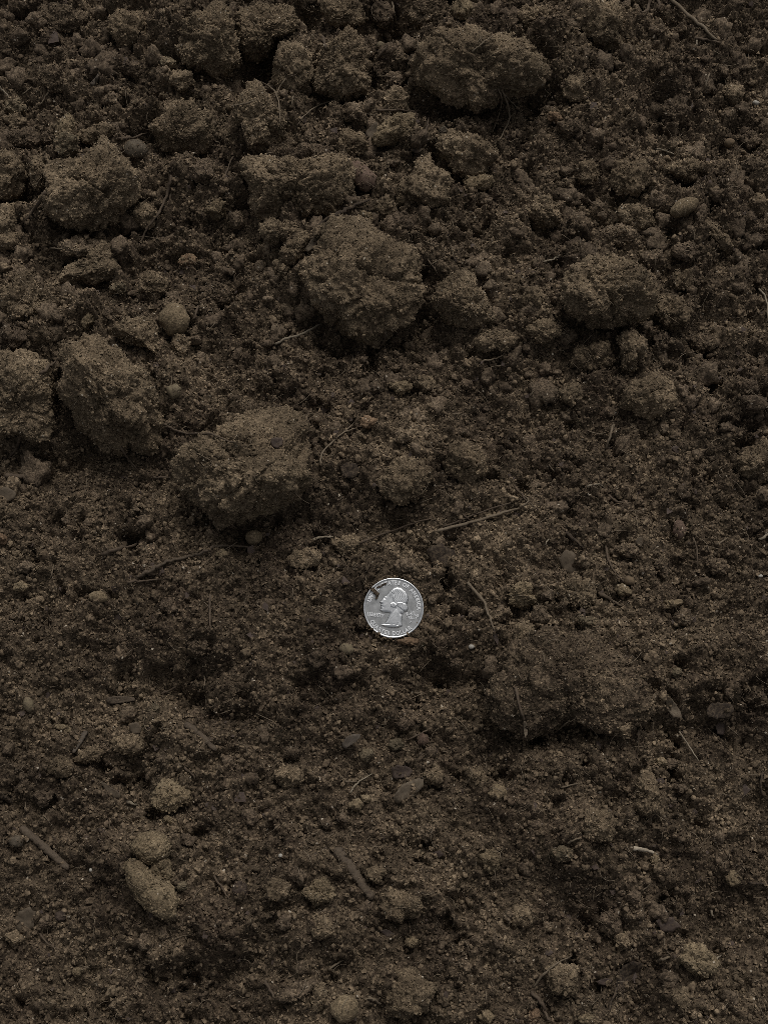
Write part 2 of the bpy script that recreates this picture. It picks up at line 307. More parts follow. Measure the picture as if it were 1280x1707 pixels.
# ------------------------------------------------------------------ layout: clods, crumbs and stones
# (kind, tile, outline or (cx, cy, rx, ry, turn), lift, depth, material, label)
LUMPS = [
 # upper left
 ('clod','A',[(900,200),(960,90),(1010,10),(1100,20),(1160,90),(1195,180),(1190,300),(1175,370),(1080,375),(1000,340),(930,310),(880,280),(885,230)],.45,.9,'dry','steep wedge shaped brown clod at top edge left of two black gaps'),
 ('clod','A',[(230,870),(260,810),(350,800),(440,770),(520,715),(600,760),(640,800),(690,870),(680,950),(640,1010),(590,1060),(560,1120),(480,1160),(400,1140),(300,1110),(240,1080),(215,1010),(240,940)],0.62,.85,'dry','broad rough clod beside the stacked soil balls near the left edge'),
 ('clod','A',[(720,610),(780,560),(900,510),(1000,530),(1070,600),(1085,680),(1020,760),(930,800),(870,770),(810,720),(770,660)],0.5,.8,'dry','crumbly clod hanging over the dark hollow with the grey stone'),
 ('crumb','A',(320,640,58,58,0),1.05,1,'tan','upper of two soil balls stacked together left of broad rough clod'),
 ('crumb','A',(335,722,55,76,0),1.3,1,'olive','smooth lower egg shaped ball of the two stacked soil balls'),
 ('crumb','A',(190,862,44,86,4),1.05,1,'dry','upright oval soil lump between left edge clod and broad rough clod'),
 ('clod','A',[(-60,790),(0,720),(60,740),(100,800),(125,860),(115,950),(70,1010),(0,1000),(-60,960)],0.8,.9,'dry','rounded clod cut by the left edge above a black gap'),
 ('crumb','A',(75,622,62,48,10),.5,1,'dry','lump just under the grey lump at the left edge'),
 ('crumb','A',(68,532,56,44,0),.5,1,'olive','greyish lump at left edge touching the pale straw tip'),
 ('crumb','A',(130,700,92,60,15),.4,1,'dry','wide low lump left of the stacked soil balls'),
 ('crumb','A',(240,690,36,40,0),.6,1,'dry','small crumb tucked against the stacked soil balls on their left'),
 ('crumb','A',(30,1090,58,75,0),.6,1,'dry','round lump at left edge below the black gap'),
 ('pebble','A',(680,745,60,50,8),.6,.8,'grey','dark grey stone in hollow right of broad rough clod'),
 ('crumb','A',(720,1080,66,62,0),.5,1,'dry','crumb beside the thin root right of broad rough clod'),
 ('crumb','A',[(1025,1070),(1060,1010),(1100,985),(1140,1030),(1130,1080),(1080,1100)],.7,1,'tan','pale pointed crumb alone in hollow left of the long double clod'),
 ('crumb','A',(1175,1105,45,45,0),.5,1,'dry','crumb just below right of the pale pointed crumb'),
 ('crumb','A',(900,397,68,50,5),.45,1,'dry','brown crumb under the steep wedge clod'),
 ('crumb','A',(840,315,36,34,0),.5,1,'olive','little grey crumb at left foot of the steep wedge clod'),
 ('crumb','A',(563,500,36,34,0),.5,1,'dry','small round crumb above the dark hollow with the grey stone'),
 ('clod','A',(650,150,100,95,20),.3,.8,'dry','low clod at top left of the steep wedge clod'),
 ('clod','A',(290,110,150,80,-8),.1,.7,'ground','flat soil lump along the top edge at upper left'),
 ('crumb','A',(655,345,55,36,8),.4,1,'dry','oval crumb midway between low top clod and dark hollow'),
 ('crumb','A',(480,670,85,50,-15),.35,1,'dry','soil lump right of the stacked balls above broad rough clod'),
 ('crumb','A',(275,400,80,65,0),.2,.8,'ground','low brown lump right of the slanting straws at upper left'),
 ('crumb','A',(1005,850,68,58,0),.4,1,'dry','crumb beneath the clod hanging over the dark hollow'),
 ('pebble','A',(308,14,32,26,0),.6,.8,'slate','dark round stone at the top edge'),
 ('crumb','A',(30,1200,75,55,0),.3,1,'dry','soil lump on left edge under the round lump'),
 ('crumb','A',(410,1235,110,50,0),.35,.9,'dry','flat crumb directly below the broad rough clod'),
 # upper middle
 ('clod','B',[(-110,90),(-40,0),(60,-20),(150,10),(200,100),(210,150),(150,190),(90,200),(60,260),(30,310),(-30,290),(-80,200)],.5,.9,'dry','tooth shaped clod at top edge between two black gaps'),
 ('clod','B',[(275,300),(330,240),(400,190),(450,140),(500,160),(530,220),(560,290),(545,370),(550,450),(470,490),(380,485),(320,450),(280,400),(265,350)],.55,.9,'dry','square shouldered clod with a peaked top at upper middle'),
 ('clod','P',[(692,112),(697,85),(710,62),(737,48),(777,42),(817,50),(855,48),(888,66),(903,95),(917,128),(900,148),(865,158),(830,164),(800,174),(770,172),(740,166),(715,155),(697,142)],.5,.8,'dry','largest clod near the top with root tuft at its foot'),
 ('clod','B',[(90,300),(130,220),(200,190),(270,220),(290,300),(280,390),(240,480),(180,490),(110,450),(80,380)],.35,.8,'dry','sunken clod against the left side of square shouldered clod'),
 ('clod','B',[(-100,540),(-50,460),(10,400),(50,440),(90,520),(130,600),(145,680),(120,740),(40,770),(-40,760),(-100,680)],.45,.9,'dry','upright clod with a forked thin root down its right side'),
 ('clod','B',[(-70,880),(-40,800),(60,778),(150,800),(225,835),(330,800),(440,808),(475,900),(495,980),(470,1050),(380,1100),(280,1092),(180,1072),(60,1092),(10,1060),(-20,980)],.6,1.1,'dry','long double humped clod above a black slot at upper middle'),
 ('pebble','B',[(465,815),(500,798),(560,835),(605,885),(595,930),(550,962),(510,950),(480,890)],.7,.7,'red','reddish brown stone wedged against the long double clod'),
 ('clod','B',[(690,950),(720,900),(780,860),(790,790),(860,785),(890,840),(940,860),(975,930),(965,1020),(900,1040),(820,1050),(760,1040),(710,1010)],0.65,.9,'dry','jagged clod with dark pits right of the reddish stone'),
 ('clod','B',[(890,670),(960,650),(1050,632),(1140,680),(1195,760),(1190,800),(1140,860),(1040,880),(980,850),(930,790),(890,720)],0.58,.85,'dry','rounded clod below the tuft of pale root hairs'),
 ('clod','B',[(585,690),(630,600),(700,572),(780,585),(830,640),(820,685),(730,705),(650,725),(590,730)],.6,.9,'tan','pale oval clod with a grey chip at its left end'),
 ('clod','B',[(370,720),(440,650),(520,650),(568,710),(540,760),(440,780),(380,760)],.5,.85,'dry','clod under the grey chip above the long double clod'),
 ('crumb','B',(490,570,78,52,5),.35,.9,'dry','lump right of the arched pale root'),
 ('crumb','B',(700,497,58,62,0),.6,1,'dry','lower of two crumbs left of the largest top clod'),
 ('crumb','B',(690,400,42,38,0),.6,1,'dry','upper of two crumbs left of the largest top clod'),
 ('pebble','B',(624,232,23,24,0),.8,1,'olive','little pale bead right of the square shouldered clod'),
 ('crumb','B',(572,240,34,58,0),.6,1,'dry','oval crumb stuck to the right of square shouldered clod'),
 ('clod','B',(430,55,105,80,10),.35,.8,'dry','flat clod on top edge above square shouldered clod'),
 ('crumb','B',(622,60,50,72,0),.4,.9,'dry','upright lump on top edge right of the flat top clod'),
 ('crumb','B',(1032,48,46,68,0),.55,1,'tan','pale upright lump on top edge above the largest top clod'),
 ('clod','B',(860,75,95,80,0),.2,.8,'ground','dark lump on top edge left of the largest top clod'),
 ('crumb','B',(905,130,46,30,-20),.5,.9,'olive','small crumb on the left shoulder of the largest top clod'),
 ('clod','B',[(10,1130),(60,1098),(180,1118),(232,1160),(170,1212),(60,1212)],.55,.9,'dry','small clod under the black slot of the long double clod'),
 ('crumb','B',[(130,1245),(190,1185),(262,1155),(275,1195),(230,1280),(170,1330),(120,1310)],.45,.9,'dry','slanting ridge lump right below the black slot'),
 ('crumb','B',(420,1155,115,42,-6),.45,.9,'dry','long flat lump between double clod and the cracked clod'),
 ('crumb','B',(640,1060,60,72,0),.5,1,'dry','lump below and left of the jagged clod'),
 ('crumb','B',(540,1085,48,30,0),.6,1,'tan','pale crumb at the tip of the black root streak'),
 ('crumb','B',(705,1125,75,55,0),.3,.9,'dry','low lump beneath the jagged clod'),
 ('crumb','B',(1112,910,80,42,4),.45,.9,'tan','pale flat crumb under rounded clod below the root tuft'),
 ('crumb','B',(935,652,24,18,0),.7,1,'grey','small grey crumb above the rounded clod below the root tuft'),
 ('crumb','B',(270,760,90,40,12),.4,.9,'dry','low lump on top of the long double clod'),
 ('crumb','B',(685,812,36,20,0),.5,.9,'dry','flat crumb between grey chip and jagged clod'),
 ('crumb','B',(625,340,44,40,0),.35,1,'ground','dark crumb in shade right of square shouldered clod'),
 ('crumb','B',(715,300,34,55,0),.45,1,'ground','narrow dark crumb left of the largest top clod'),
 # upper right
 ('clod','C',[(320,50),(400,-10),(520,20),(600,110),(612,220),(560,285),(480,262),(420,200),(340,150)],.35,.8,'dry','brown clod on the top edge right of the largest top clod'),
 ('crumb','C',(318,440,66,62,0),.35,.9,'dry','brown lump right of the largest top clod foot'),
 ('crumb','C',(810,555,78,66,0),.35,.9,'dry','rounded lump at upper right left of the white pebble'),
 ('crumb','C',[(1040,440),(1090,410),(1150,430),(1155,490),(1115,535),(1075,500)],.5,.9,'dry','pale cornered lump left of the white pebble'),
 ('pebble','C',(1217,514,19,12,8),.8,1,'white','white pebble near the right edge at upper right'),
 ('pebble','C',(1085,712,28,23,0),.7,1,'orange','small amber pebble near right edge below the white pebble'),
 ('crumb','C',(1192,698,46,38,0),.5,1,'dry','rounded crumb right of the small amber pebble'),
 ('clod','C',(590,880,108,95,0),.3,.8,'dry','low rounded clod above left of the pale bean shaped lump'),
 ('pebble','C',(860,1035,78,42,-27),.8,.9,'tan','pale bean shaped lump at upper right'),
 ('clod','C',(165,1065,95,88,0),0.55,.9,'dry','bumpy clod left of the two lumps above the round clod'),
 ('crumb','C',(612,1090,95,72,10),.45,.9,'dry','lump above the round clod on its upper right'),
 ('crumb','C',(520,1185,115,55,-10),.4,.9,'dry','ridge shaped lump directly above the round clod'),
 ('crumb','C',(215,588,38,30,20),.5,1,'rust','reddish crumb below the right foot of largest top clod'),
 ('crumb','C',(385,860,52,62,0),.4,.9,'dry','oval crumb left of the low rounded clod at upper right'),
 ('crumb','C',(945,1075,22,62,18),.5,1,'dry','finger shaped lump right of the pale bean shaped lump'),
 ('crumb','C',(1040,1190,30,105,-38),.4,1,'dry','long slanting lump below the finger shaped lump'),
 ('crumb','C',(1235,1030,65,52,0),.35,.9,'dry','lump on right edge level with the pale bean shaped lump'),
 ('crumb','C',(880,1245,78,48,-10),.4,.9,'dry','lump right above the round clod shoulder'),
 ('crumb','C',(720,150,42,28,0),.5,1,'dry','pale crumb left of the top right twig'),
 ('crumb','C',(870,850,80,60,0),.25,.8,'dry','low lump above the pale bean shaped lump'),
 ('crumb','C',(290,640,75,40,10),.3,.9,'ground','ragged lump below the reddish crumb'),
 ('crumb','C',(1210,830,60,35,0),.3,.9,'dry','low crumb on right edge under the amber pebble'),
 ('crumb','C',(100,90,85,60,0),.25,.8,'dry','lump on top edge over right shoulder of largest top clod'),
 # middle left
 ('clod','D',[(300,520),(320,480),(420,440),(520,430),(600,450),(650,540),(740,590),(760,660),(800,730),(815,800),(800,950),(720,972),(600,965),(490,950),(400,890),(340,840),(290,750),(280,650),(290,580)],.6,.9,'dry','huge boulder like clod at left with black shadow below it'),
 ('clod','D',[(-60,500),(60,470),(200,490),(260,560),(255,640),(250,740),(262,830),(240,900),(160,935),(60,905),(-60,890)],.45,.9,'dry','big clod on left edge beside the huge boulder like clod'),
 ('pebble','D',(872,312,73,82,0),.85,1,'tan','smooth round soil ball above the huge boulder like clod'),
 ('clod','D',[(535,372),(640,320),(760,303),(820,340),(842,420),(822,492),(770,482),(720,440),(600,425)],0.85,.6,'dry','slab clod with dark underside left of the smooth round ball'),
 ('crumb','D',(765,150,72,64,0),0.85,1,'dry','round lump just above the smooth round soil ball'),
 ('clod','D',[(0,180),(60,130),(150,80),(190,130),(212,200),(200,260),(140,300),(100,332),(30,300),(-10,240)],0.7,.9,'dry','ragged clod near left edge above the big left edge clod'),
 ('crumb','D',(55,410,64,68,0),.45,1,'dry','lump on left edge under the ragged clod'),
 ('pebble','D',[(832,655),(880,636),(910,660),(895,700),(862,722),(838,690)],.75,.9,'yellow','yellowish stone right of the huge boulder like clod'),
 ('crumb','D',(942,25,44,34,0),.45,1,'rust','rusty orange crumb in open soil left of the cracked clod'),
 ('clod','D',[(280,120),(330,50),(420,0),(520,-70),(620,-20),(640,60),(560,112),(470,132),(380,152)],.35,.8,'dry','wide clod between broad rough clod and the slab clod'),
 ('pebble','D',(577,450,14,11,20),.9,1,'white','white speck on the upper rim of the huge boulder like clod'),
 ('clod','P',[(299,742),(320,726),(365,712),(400,695),(440,682),(480,684),(513,705),(516,730),(505,750),(511,775),(518,800),(492,828),(462,838),(440,857),(405,871),(370,866),(340,846),(311,820),(299,790),(295,765)],.55,.85,'dry','big flat topped clod with a dark chip left above the coin'),
 ('crumb','P',(434,842,34,20,-15),.75,.9,'tan','pale lump stuck under the big flat topped clod'),
 ('crumb','D',(900,440,55,42,0),.5,1,'dry','lump below the smooth round soil ball'),
 ('crumb','D',(590,155,42,34,0),.5,1,'olive','greyish crumb under the wide clod left of the round lump'),
 ('crumb','D',(440,320,26,52,12),.5,1,'tan','slim upright crumb left of the slab clod'),
 ('crumb','D',(540,290,24,22,0),.6,1,'dry','tiny crumb above the slab clod'),
 ('crumb','D',(1080,200,90,55,0),.2,.8,'ground','low lump in open soil right of the smooth round ball'),
 ('crumb','D',(340,480,32,24,0),.7,1,'tan','tan crumb on upper left corner of the huge boulder like clod'),
 ('pebble','D',(55,660,20,16,0),1.2,1,'orange','ochre speck set in the big left edge clod'),
 # centre
 ('clod','P',[(500,445),(522,405),(560,378),(620,378),(668,393),(693,430),(692,480),(690,510),(683,532),(660,553),(625,562),(592,563),(566,555),(545,530),(515,490)],.02,.55,'dry','broad cracked clod merging into the soil at the centre'),
 ('clod','E',[(920,145),(1000,100),(1080,108),(1160,200),(1185,300),(1130,350),(1040,392),(960,345),(890,250)],0.5,.85,'dry','brown clod right of the broad cracked centre clod'),
 ('crumb','E',(1135,310,46,42,0),.5,1,'tan','crumb at right foot of the brown centre clod'),
 ('clod','P',[(636,800),(652,770),(688,758),(716,774),(718,802),(702,826),(670,842),(642,832)],0.58,.85,'dry','left of two joined clods above the long twig'),
 ('clod','P',(777,776,40,36,0),0.55,.85,'dry','right of two joined clods above the long twig'),
 ('crumb','E',(560,832,46,32,0),.5,1,'rust','reddish crumb right of the curled root tip'),
 ('crumb','E',(1200,420,110,55,-5),.25,.8,'dry','low lump right below the brown centre clod'),
 ('crumb','E',(720,652,58,30,0),.5,1,'tan','pale low crumb under the shade of the broad clod'),
 ('crumb','E',(600,655,45,30,0),.4,1,'dry','crumb left of the pale low crumb'),
 ('crumb','E',(830,640,62,45,0),.35,.9,'dry','crumb right of the pale low crumb'),
 ('crumb','E',(1050,640,26,22,0),.5,1,'dry','tiny crumb in open soil below the low lump'),
 ('crumb','E',(735,905,45,42,0),.4,1,'dry','crumb above the left joined clod'),
 ('crumb','E',(130,60,46,58,0),.45,1,'dry','lump at left end of the cracked clod'),
 ('crumb','E',(330,190,70,50,0),.3,.9,'dry','low lump left of the broad centre clod'),
 # middle right
 ('clod','F',[(248,150),(300,80),(400,30),(500,-5),(590,38),(650,100),(712,160),(718,230),(680,290),(620,342),(540,332),(470,352),(380,352),(290,292),(248,220)],0.72,.9,'dry','big round clod at right standing clear of the soil'),
 ('clod','F',[(530,370),(570,342),(620,400),(670,430),(660,520),(600,600),(560,592),(550,480),(525,430)],0.75,.8,'dry','spiky upright clod below the big round clod'),
 ('clod','F',[(288,512),(350,460),(430,428),(512,468),(522,530),(470,572),(380,572),(310,552)],.5,.8,'dry','wedge clod left of the spiky upright clod'),
 ('crumb','F',[(240,680),(290,630),(345,640),(358,700),(310,755),(262,730)],.6,.9,'dry','cornered crumb below the wedge clod with dark foot'),
 ('clod','F',[(720,250),(760,185),(830,205),(890,270),(862,350),(790,392),(730,340)],.5,.85,'dry','clod leaning on the right side of the big round clod'),
 ('clod','F',[(540,680),(600,610),(700,590),(800,620),(850,690),(820,750),(740,800),(640,800),(560,760)],0.4,.8,'dry','mounded clod under the spiky upright clod'),
 ('clod','F',[(1110,1000),(1150,950),(1230,925),(1320,940),(1330,1080),(1220,1140),(1140,1110)],.5,.9,'dry','clod on the right edge halfway down'),
 ('crumb','F',(110,205,62,50,0),.35,.9,'dry','low lump left of the big round clod'),
 ('crumb','F',(700,22,75,48,8),.45,.9,'dry','lump behind the right shoulder of big round clod'),
 ('crumb','F',(850,120,58,48,0),.4,.9,'dry','lump right of the big round clod upper shoulder'),
 ('crumb','F',(1190,665,48,38,0),.4,1,'dry','rounded crumb near right edge above the right edge clod'),
 ('crumb','F',(290,1200,56,38,5),.45,1,'dry','crumb in open soil above the flat grey chip'),
 ('crumb','F',(205,700,30,34,0),.45,1,'dry','crumb left of the cornered crumb'),
 ('crumb','F',(160,370,85,55,0),.25,.8,'dry','low lump below left of the big round clod'),
 ('crumb','F',(950,440,80,50,0),.2,.8,'ground','low lump right of the spiky upright clod'),
 # lower left
 ('pebble','G',(145,962,28,38,-10),.7,1,'yellow','yellow tan pebble near left edge below the coin level'),
 ('pebble','G',(492,425,48,30,5),.6,.8,'tan','pale tan pebble in open soil left of the coin'),
 ('crumb','G',(772,990,30,28,0),.5,1,'olive','small crumb right of the flat bark chip'),
 ('crumb','G',(110,375,32,26,0),.5,1,'tan','small tan crumb near left edge left of the coin'),
 ('crumb','G',(12,135,26,28,0),.6,1,'rust','reddish tan crumb at the left edge above coin level'),
 ('pebble','P',(424,896,14,12,0),.9,1,'tan','tan pebble in shadow under the big flat topped clod'),
 ('crumb','G',(640,1015,46,36,0),.5,.9,'dry','crumb under the flat bark chip'),
 ('crumb','G',(320,1085,48,20,22),.5,.9,'tan','slim pale crumb left of the flat bark chip'),
 ('clod','G',(300,1275,62,52,0),.35,.9,'dry','rounded lump above the grey pointed bark chip'),
 ('crumb','G',(445,1225,80,45,-20),.35,.9,'dry','low lump right of the rounded lump at lower left'),
 ('crumb','G',(640,1160,75,50,0),.3,.9,'dry','low lump under the grey leaf flake'),
 ('crumb','G',(820,1245,34,30,0),.5,1,'dry','small crumb below the dirt coated stick end'),
 ('crumb','G',(990,680,50,40,0),.3,.9,'dry','low crumb in open soil midway to the coin'),
 ('crumb','G',(130,275,42,32,0),.35,1,'dry','low crumb near left edge above the tan crumb'),
 ('crumb','G',(1105,215,26,22,0),.5,1,'tan','small crumb under the long buried root'),
 ('crumb','G',(730,50,36,32,0),.4,1,'dry','crumb above the black hole at left'),
 ('crumb','G',(850,470,46,34,0),.35,.9,'dry','low crumb right of the pale tan pebble'),
 # lower middle
 ('pebble','H',(452,686,40,28,5),.7,.8,'yellow','yellowish pebble below the coin on its left'),
 ('pebble','H',(1075,675,15,13,0),.9,1,'white','white speck right of and below the coin'),
 ('crumb','H',(875,442,22,20,0),.7,1,'dry','small round crumb touching right side of the coin'),
 ('crumb','H',(700,1165,42,28,8),.6,.9,'olive','greyish oval pebble below the pit under the coin'),
 ('pebble','H',[(800,1130),(830,1105),(862,1120),(865,1150),(840,1175),(805,1160)],.6,.7,'red','cornered brown stone right of the greyish oval pebble'),
 ('crumb','H',(550,1212,40,32,0),.6,1,'olive','grey crumb below the dark wood chip'),
 ('crumb','H',(735,1065,34,32,0),.4,1,'dry','crumb in the pit under the coin'),
 ('crumb','H',(995,755,26,28,0),.5,1,'dry','small crumb under the white speck'),
 ('clod','H',(230,235,95,48,-10),.4,.85,'dry','flat lump left above the coin at the end of twig'),
 ('clod','H',(462,180,80,72,10),.35,.85,'dry','rounded tan lump directly above the coin'),
 ('crumb','H',(735,268,48,34,0),.35,1,'dry','low crumb just above the coin top edge'),
 ('crumb','H',(305,735,44,40,0),.35,1,'dry','crumb left of the yellowish pebble'),
 ('crumb','H',(770,650,62,20,0),.5,.9,'rust','reddish flat crumb under the lower right coin rim'),
 ('crumb','H',(1095,505,36,30,0),.4,1,'dry','crumb left of the thin slanting root'),
 ('crumb','H',(1232,512,50,42,0),.5,1,'dry','crumb right of the thin slanting root'),
 ('crumb','H',(180,1210,50,40,0),.35,1,'dry','crumb at left above the pair of pale crumbs'),
 ('crumb','H',(520,555,24,34,0),.6,1,'dry','crumb against left rim of the coin'),
 ('crumb','H',(420,800,52,34,0),.3,.9,'dry','low crumb under the yellowish pebble'),
 # lower right
 ('pebble','I',(835,88,36,52,-6),.65,.8,'red','smooth red brown stone set in a dark socket at right'),
 ('clod','I',[(-12,372),(40,345),(110,368),(137,420),(112,472),(50,497),(-6,480)],.65,.9,'tan','cube like tan crumb right of the coin'),
 ('clod','I',(312,400,105,72,0),.4,.85,'dry','wide lump right of the cube like tan crumb'),
 ('crumb','I',(147,520,44,58,0),.45,1,'dry','upright lump below the wide lump'),
 ('crumb','I',(62,625,56,95,5),.4,.9,'dry','tall lump under the cube like tan crumb'),
 ('crumb','I',(382,556,50,40,0),.6,1,'olive','pale grey crumb on top of the overhanging mound'),
 ('pebble','I',(585,345,30,24,15),.7,1,'orange','orange crumb right of the wide lump'),
 ('crumb','I',(855,525,52,38,0),.5,1,'dry','oval lump right of the orange crumb lower down'),
 ('pebble','I',(1240,322,14,9,0),.9,1,'white','white speck near the right edge at coin height'),
 ('crumb','I',(1022,270,46,42,0),.5,1,'dry','rounded crumb below right of the red brown stone'),
 ('crumb','I',(1090,210,22,20,0),.5,1,'dry','tiny crumb just above the rounded crumb at right'),
 ('crumb','I',(180,420,34,32,0),.5,1,'dry','crumb wedged between cube like crumb and wide lump'),
 ('crumb','I',(575,190,62,34,10),.4,.9,'dry','crumb left of the red brown stone'),
 ('crumb','I',(745,280,30,60,-20),.45,1,'dry','slim lump right of the orange crumb'),
 ('crumb','I',(800,458,58,20,-12),.5,1,'tan','slim pale crumb above the oval lump'),
 ('crumb','I',(555,395,46,28,20),.5,1,'tan','pale crumb right under the orange crumb'),
 ('clod','P',[(828,1110),(865,1075),(915,1052),(980,1058),(1040,1085),(1076,1130),(1086,1180),(1062,1222),(1032,1232),(990,1214),(945,1206),(902,1214),(868,1228),(832,1205),(812,1160)],-.06,.46,'ground','overhanging soil mound right of the coin with dark undercut'),
 ('crumb','I',(560,1085,48,62,0),.5,.9,'dry','pale crumb at right end of the black hole'),
 ('crumb','I',(745,1250,26,20,0),.6,1,'tan','left of two small beads below the straw at right'),
 ('crumb','I',(800,1262,30,24,0),.6,1,'dry','right of two small beads below the straw at right'),
 ('crumb','I',(820,800,26,22,0),.5,1,'olive','greyish crumb left of the low soil mound'),
 # bottom left
 ('clod','J',[(658,390),(700,330),(760,318),(830,343),(853,390),(832,450),(750,477),(688,442)],1.15,.9,'tan','pale tan clod on top of the long tan clod'),
 ('clod','J',[(616,490),(648,452),(700,478),(770,548),(862,590),(893,660),(882,732),(830,753),(750,712),(690,652),(640,562)],0.72,.8,'tan','long tan foot shaped clod at bottom left'),
 ('crumb','J',(812,512,60,54,0),.5,.9,'tan','crumb joining the two tan clods at bottom left'),
 ('clod','J',(850,140,88,78,0),0.6,.9,'tan','rounded tan clod above the pale tan clod'),
 ('pebble','J',(1200,605,42,38,0),.6,.9,'slate','blackish stone left of the three round lumps'),
 ('pebble','J',(85,368,38,32,0),.5,.9,'grey','bluish grey stone left of the dirty stick'),
 ('pebble','J',(455,511,9,9,0),1.0,1,'white','white dot left of the long tan clod'),
 ('pebble','J',(302,742,30,24,30),.6,.9,'slate','black stone below the dirty stick'),
 ('crumb','J',(842,258,20,18,0),.6,1,'tan','tiny crumb between the rounded and the pale tan clods'),
 ('crumb','J',(215,150,42,48,0),.4,1,'dry','lump near left edge above the dirty stick'),
 ('crumb','J',(930,365,48,34,0),.4,1,'dry','crumb right of the pale tan clod'),
 ('crumb','J',(910,590,32,22,0),.5,1,'olive','greyish crumb right of the long tan clod'),
 ('crumb','J',(1250,250,40,36,0),.4,1,'dry','crumb far right of the rounded tan clod'),
 ('crumb','J',(75,860,60,40,0),.4,.9,'dry','lump below the grey brown flake near left edge'),
 ('crumb','J',(390,1020,22,22,0),.6,1,'tan','tiny pale crumb near the bottom left'),
 ('crumb','J',(1020,1140,28,24,0),.5,1,'dry','tiny crumb right of the mound gap at bottom'),
 ('crumb','J',(720,870,40,40,0),.4,.9,'dry','crumb at the top of the mound at bottom left'),
 ('crumb','J',(230,770,30,36,0),.5,1,'dry','crumb between the grey brown flake and black stone'),
 # bottom middle
 ('pebble','K',(445,1206,72,66,0),.85,1,'tan','smooth round tan ball at the bottom edge'),
 ('crumb','K',(500,187,36,29,0),.7,1,'tan','larger of a pair of pale crumbs below the brown leaf'),
 ('crumb','K',(547,155,30,23,0),.7,1,'tan','smaller of a pair of pale crumbs below the brown leaf'),
 ('clod','K',(102,612,58,57,0),.55,1,'dry','left of three round lumps near the bark stick'),
 ('clod','K',(320,622,74,64,10),.5,.95,'tan','middle pale lump left of the bark stick end'),
 ('clod','K',(325,802,64,64,0),.45,.95,'dry','lower lump under the middle pale lump'),
 ('crumb','K',(138,772,42,40,0),.5,1,'dry','crumb left of the lower lump'),
 ('crumb','K',(850,325,44,44,0),.5,1,'dry','round crumb right above the bark stick'),
 ('crumb','K',(1178,466,46,62,8),.5,.9,'tan','pale oval lump right of the bark stick'),
 ('crumb','K',(1206,126,44,42,0),.5,1,'tan','round pale crumb right of the brown leaf scraps'),
 ('crumb','K',(1100,50,50,55,0),.4,.9,'dry','lump left above the round pale crumb'),
 ('crumb','K',(885,45,60,52,0),.35,.9,'dry','lump just right of the brown leaf scraps'),
 ('crumb','K',(432,252,26,22,0),.6,1,'dry','tiny crumb below the pair of pale crumbs'),
 ('pebble','K',(122,438,11,10,0),.9,1,'white','white dot above the left round lump'),
 ('crumb','K',(312,1150,42,64,0),.5,1,'dry','upright lump left of the smooth round ball'),
 ('crumb','K',(205,1115,110,40,-22),.4,.9,'dry','slanting lump at bottom left of the smooth round ball'),
 ('crumb','K',(776,872,30,28,0),.5,1,'tan','tiny tan crumb in shade below the bark stick'),
 ('clod','K',(165,45,82,55,0),.35,.9,'dry','low lump left of the pale pair of crumbs'),
 ('clod','K',(720,690,100,70,10),.2,.8,'dry','low mound right of the bark stick lower end'),
 ('clod','K',(760,1130,120,110,0),.2,.7,'dry','broad low mound right of the smooth round ball'),
 ('crumb','K',(595,530,58,40,0),.4,.9,'dry','lump against right side of the bark stick'),
 ('crumb','K',(345,280,34,22,0),.5,1,'dry','little crumb above left of bark stick'),
 ('crumb','K',(1150,1250,40,28,0),.5,1,'tan','pale crumb at bottom edge right of middle'),
 ('crumb','K',(210,545,52,40,30),.4,.9,'dry','lump between the left and middle round lumps'),
 ('crumb','K',(1260,740,28,36,0),.5,1,'dry','crumb level with the low mound right of the bark stick'),
 # bottom right
 ('clod','L',[(835,945),(880,890),(950,876),(1005,920),(1012,980),(962,1062),(900,1052),(868,1002)],0.7,.9,'tan','pale clod at bottom right'),
 ('clod','L',(240,1070,84,86,0),.5,.85,'dry','rounded clod under the arched root at bottom right'),
 ('clod','L',[(618,60),(660,20),(705,10),(722,70),(728,235),(682,262),(640,240),(618,180)],.4,.85,'dry','column shaped clod above the whitish twig'),
 ('clod','L',(420,290,92,82,0),.35,.85,'dry','peaked clod left of the whitish twig'),
 ('crumb','L',(250,430,64,38,0),.4,.9,'olive','low olive crumb below left of the peaked clod'),
 ('crumb','L',(1110,560,42,40,0),.45,1,'tan','tan crumb near right edge below the whitish twig'),
 ('crumb','L',(378,1256,46,22,0),.5,1,'tan','pale crumb at the bottom edge under rounded clod'),
 ('crumb','L',(112,1240,24,42,0),.5,1,'rust','reddish upright crumb at bottom edge left of dark root'),
 ('crumb','L',(610,650,36,32,0),.45,1,'dry','small crumb above the dark purple flake'),
 ('crumb','L',(40,735,72,52,15),.35,.9,'dry','wide crumb left of centre at bottom right'),
 ('crumb','L',(845,105,26,22,0),.5,1,'dry','tiny crumb right of the column shaped clod'),
 ('crumb','L',(500,780,55,70,0),.35,.9,'dry','low lump left of the dark purple flake'),
 ('crumb','L',(715,460,26,28,0),.5,1,'tan','crumb at the right end of the whitish twig'),
 ('crumb','L',(780,1060,46,44,0),.4,1,'dry','crumb left below the pale clod at bottom right'),
 ('crumb','L',(1030,350,34,30,0),.45,1,'dry','crumb right of the whitish twig towards right edge'),
 ('crumb','L',(560,870,44,50,0),.35,.9,'dry','low lump above the dark curled leaf'),
 ('crumb','L',(850,1150,52,46,0),.3,.9,'dry','low lump near the bottom edge under the pale clod'),
]

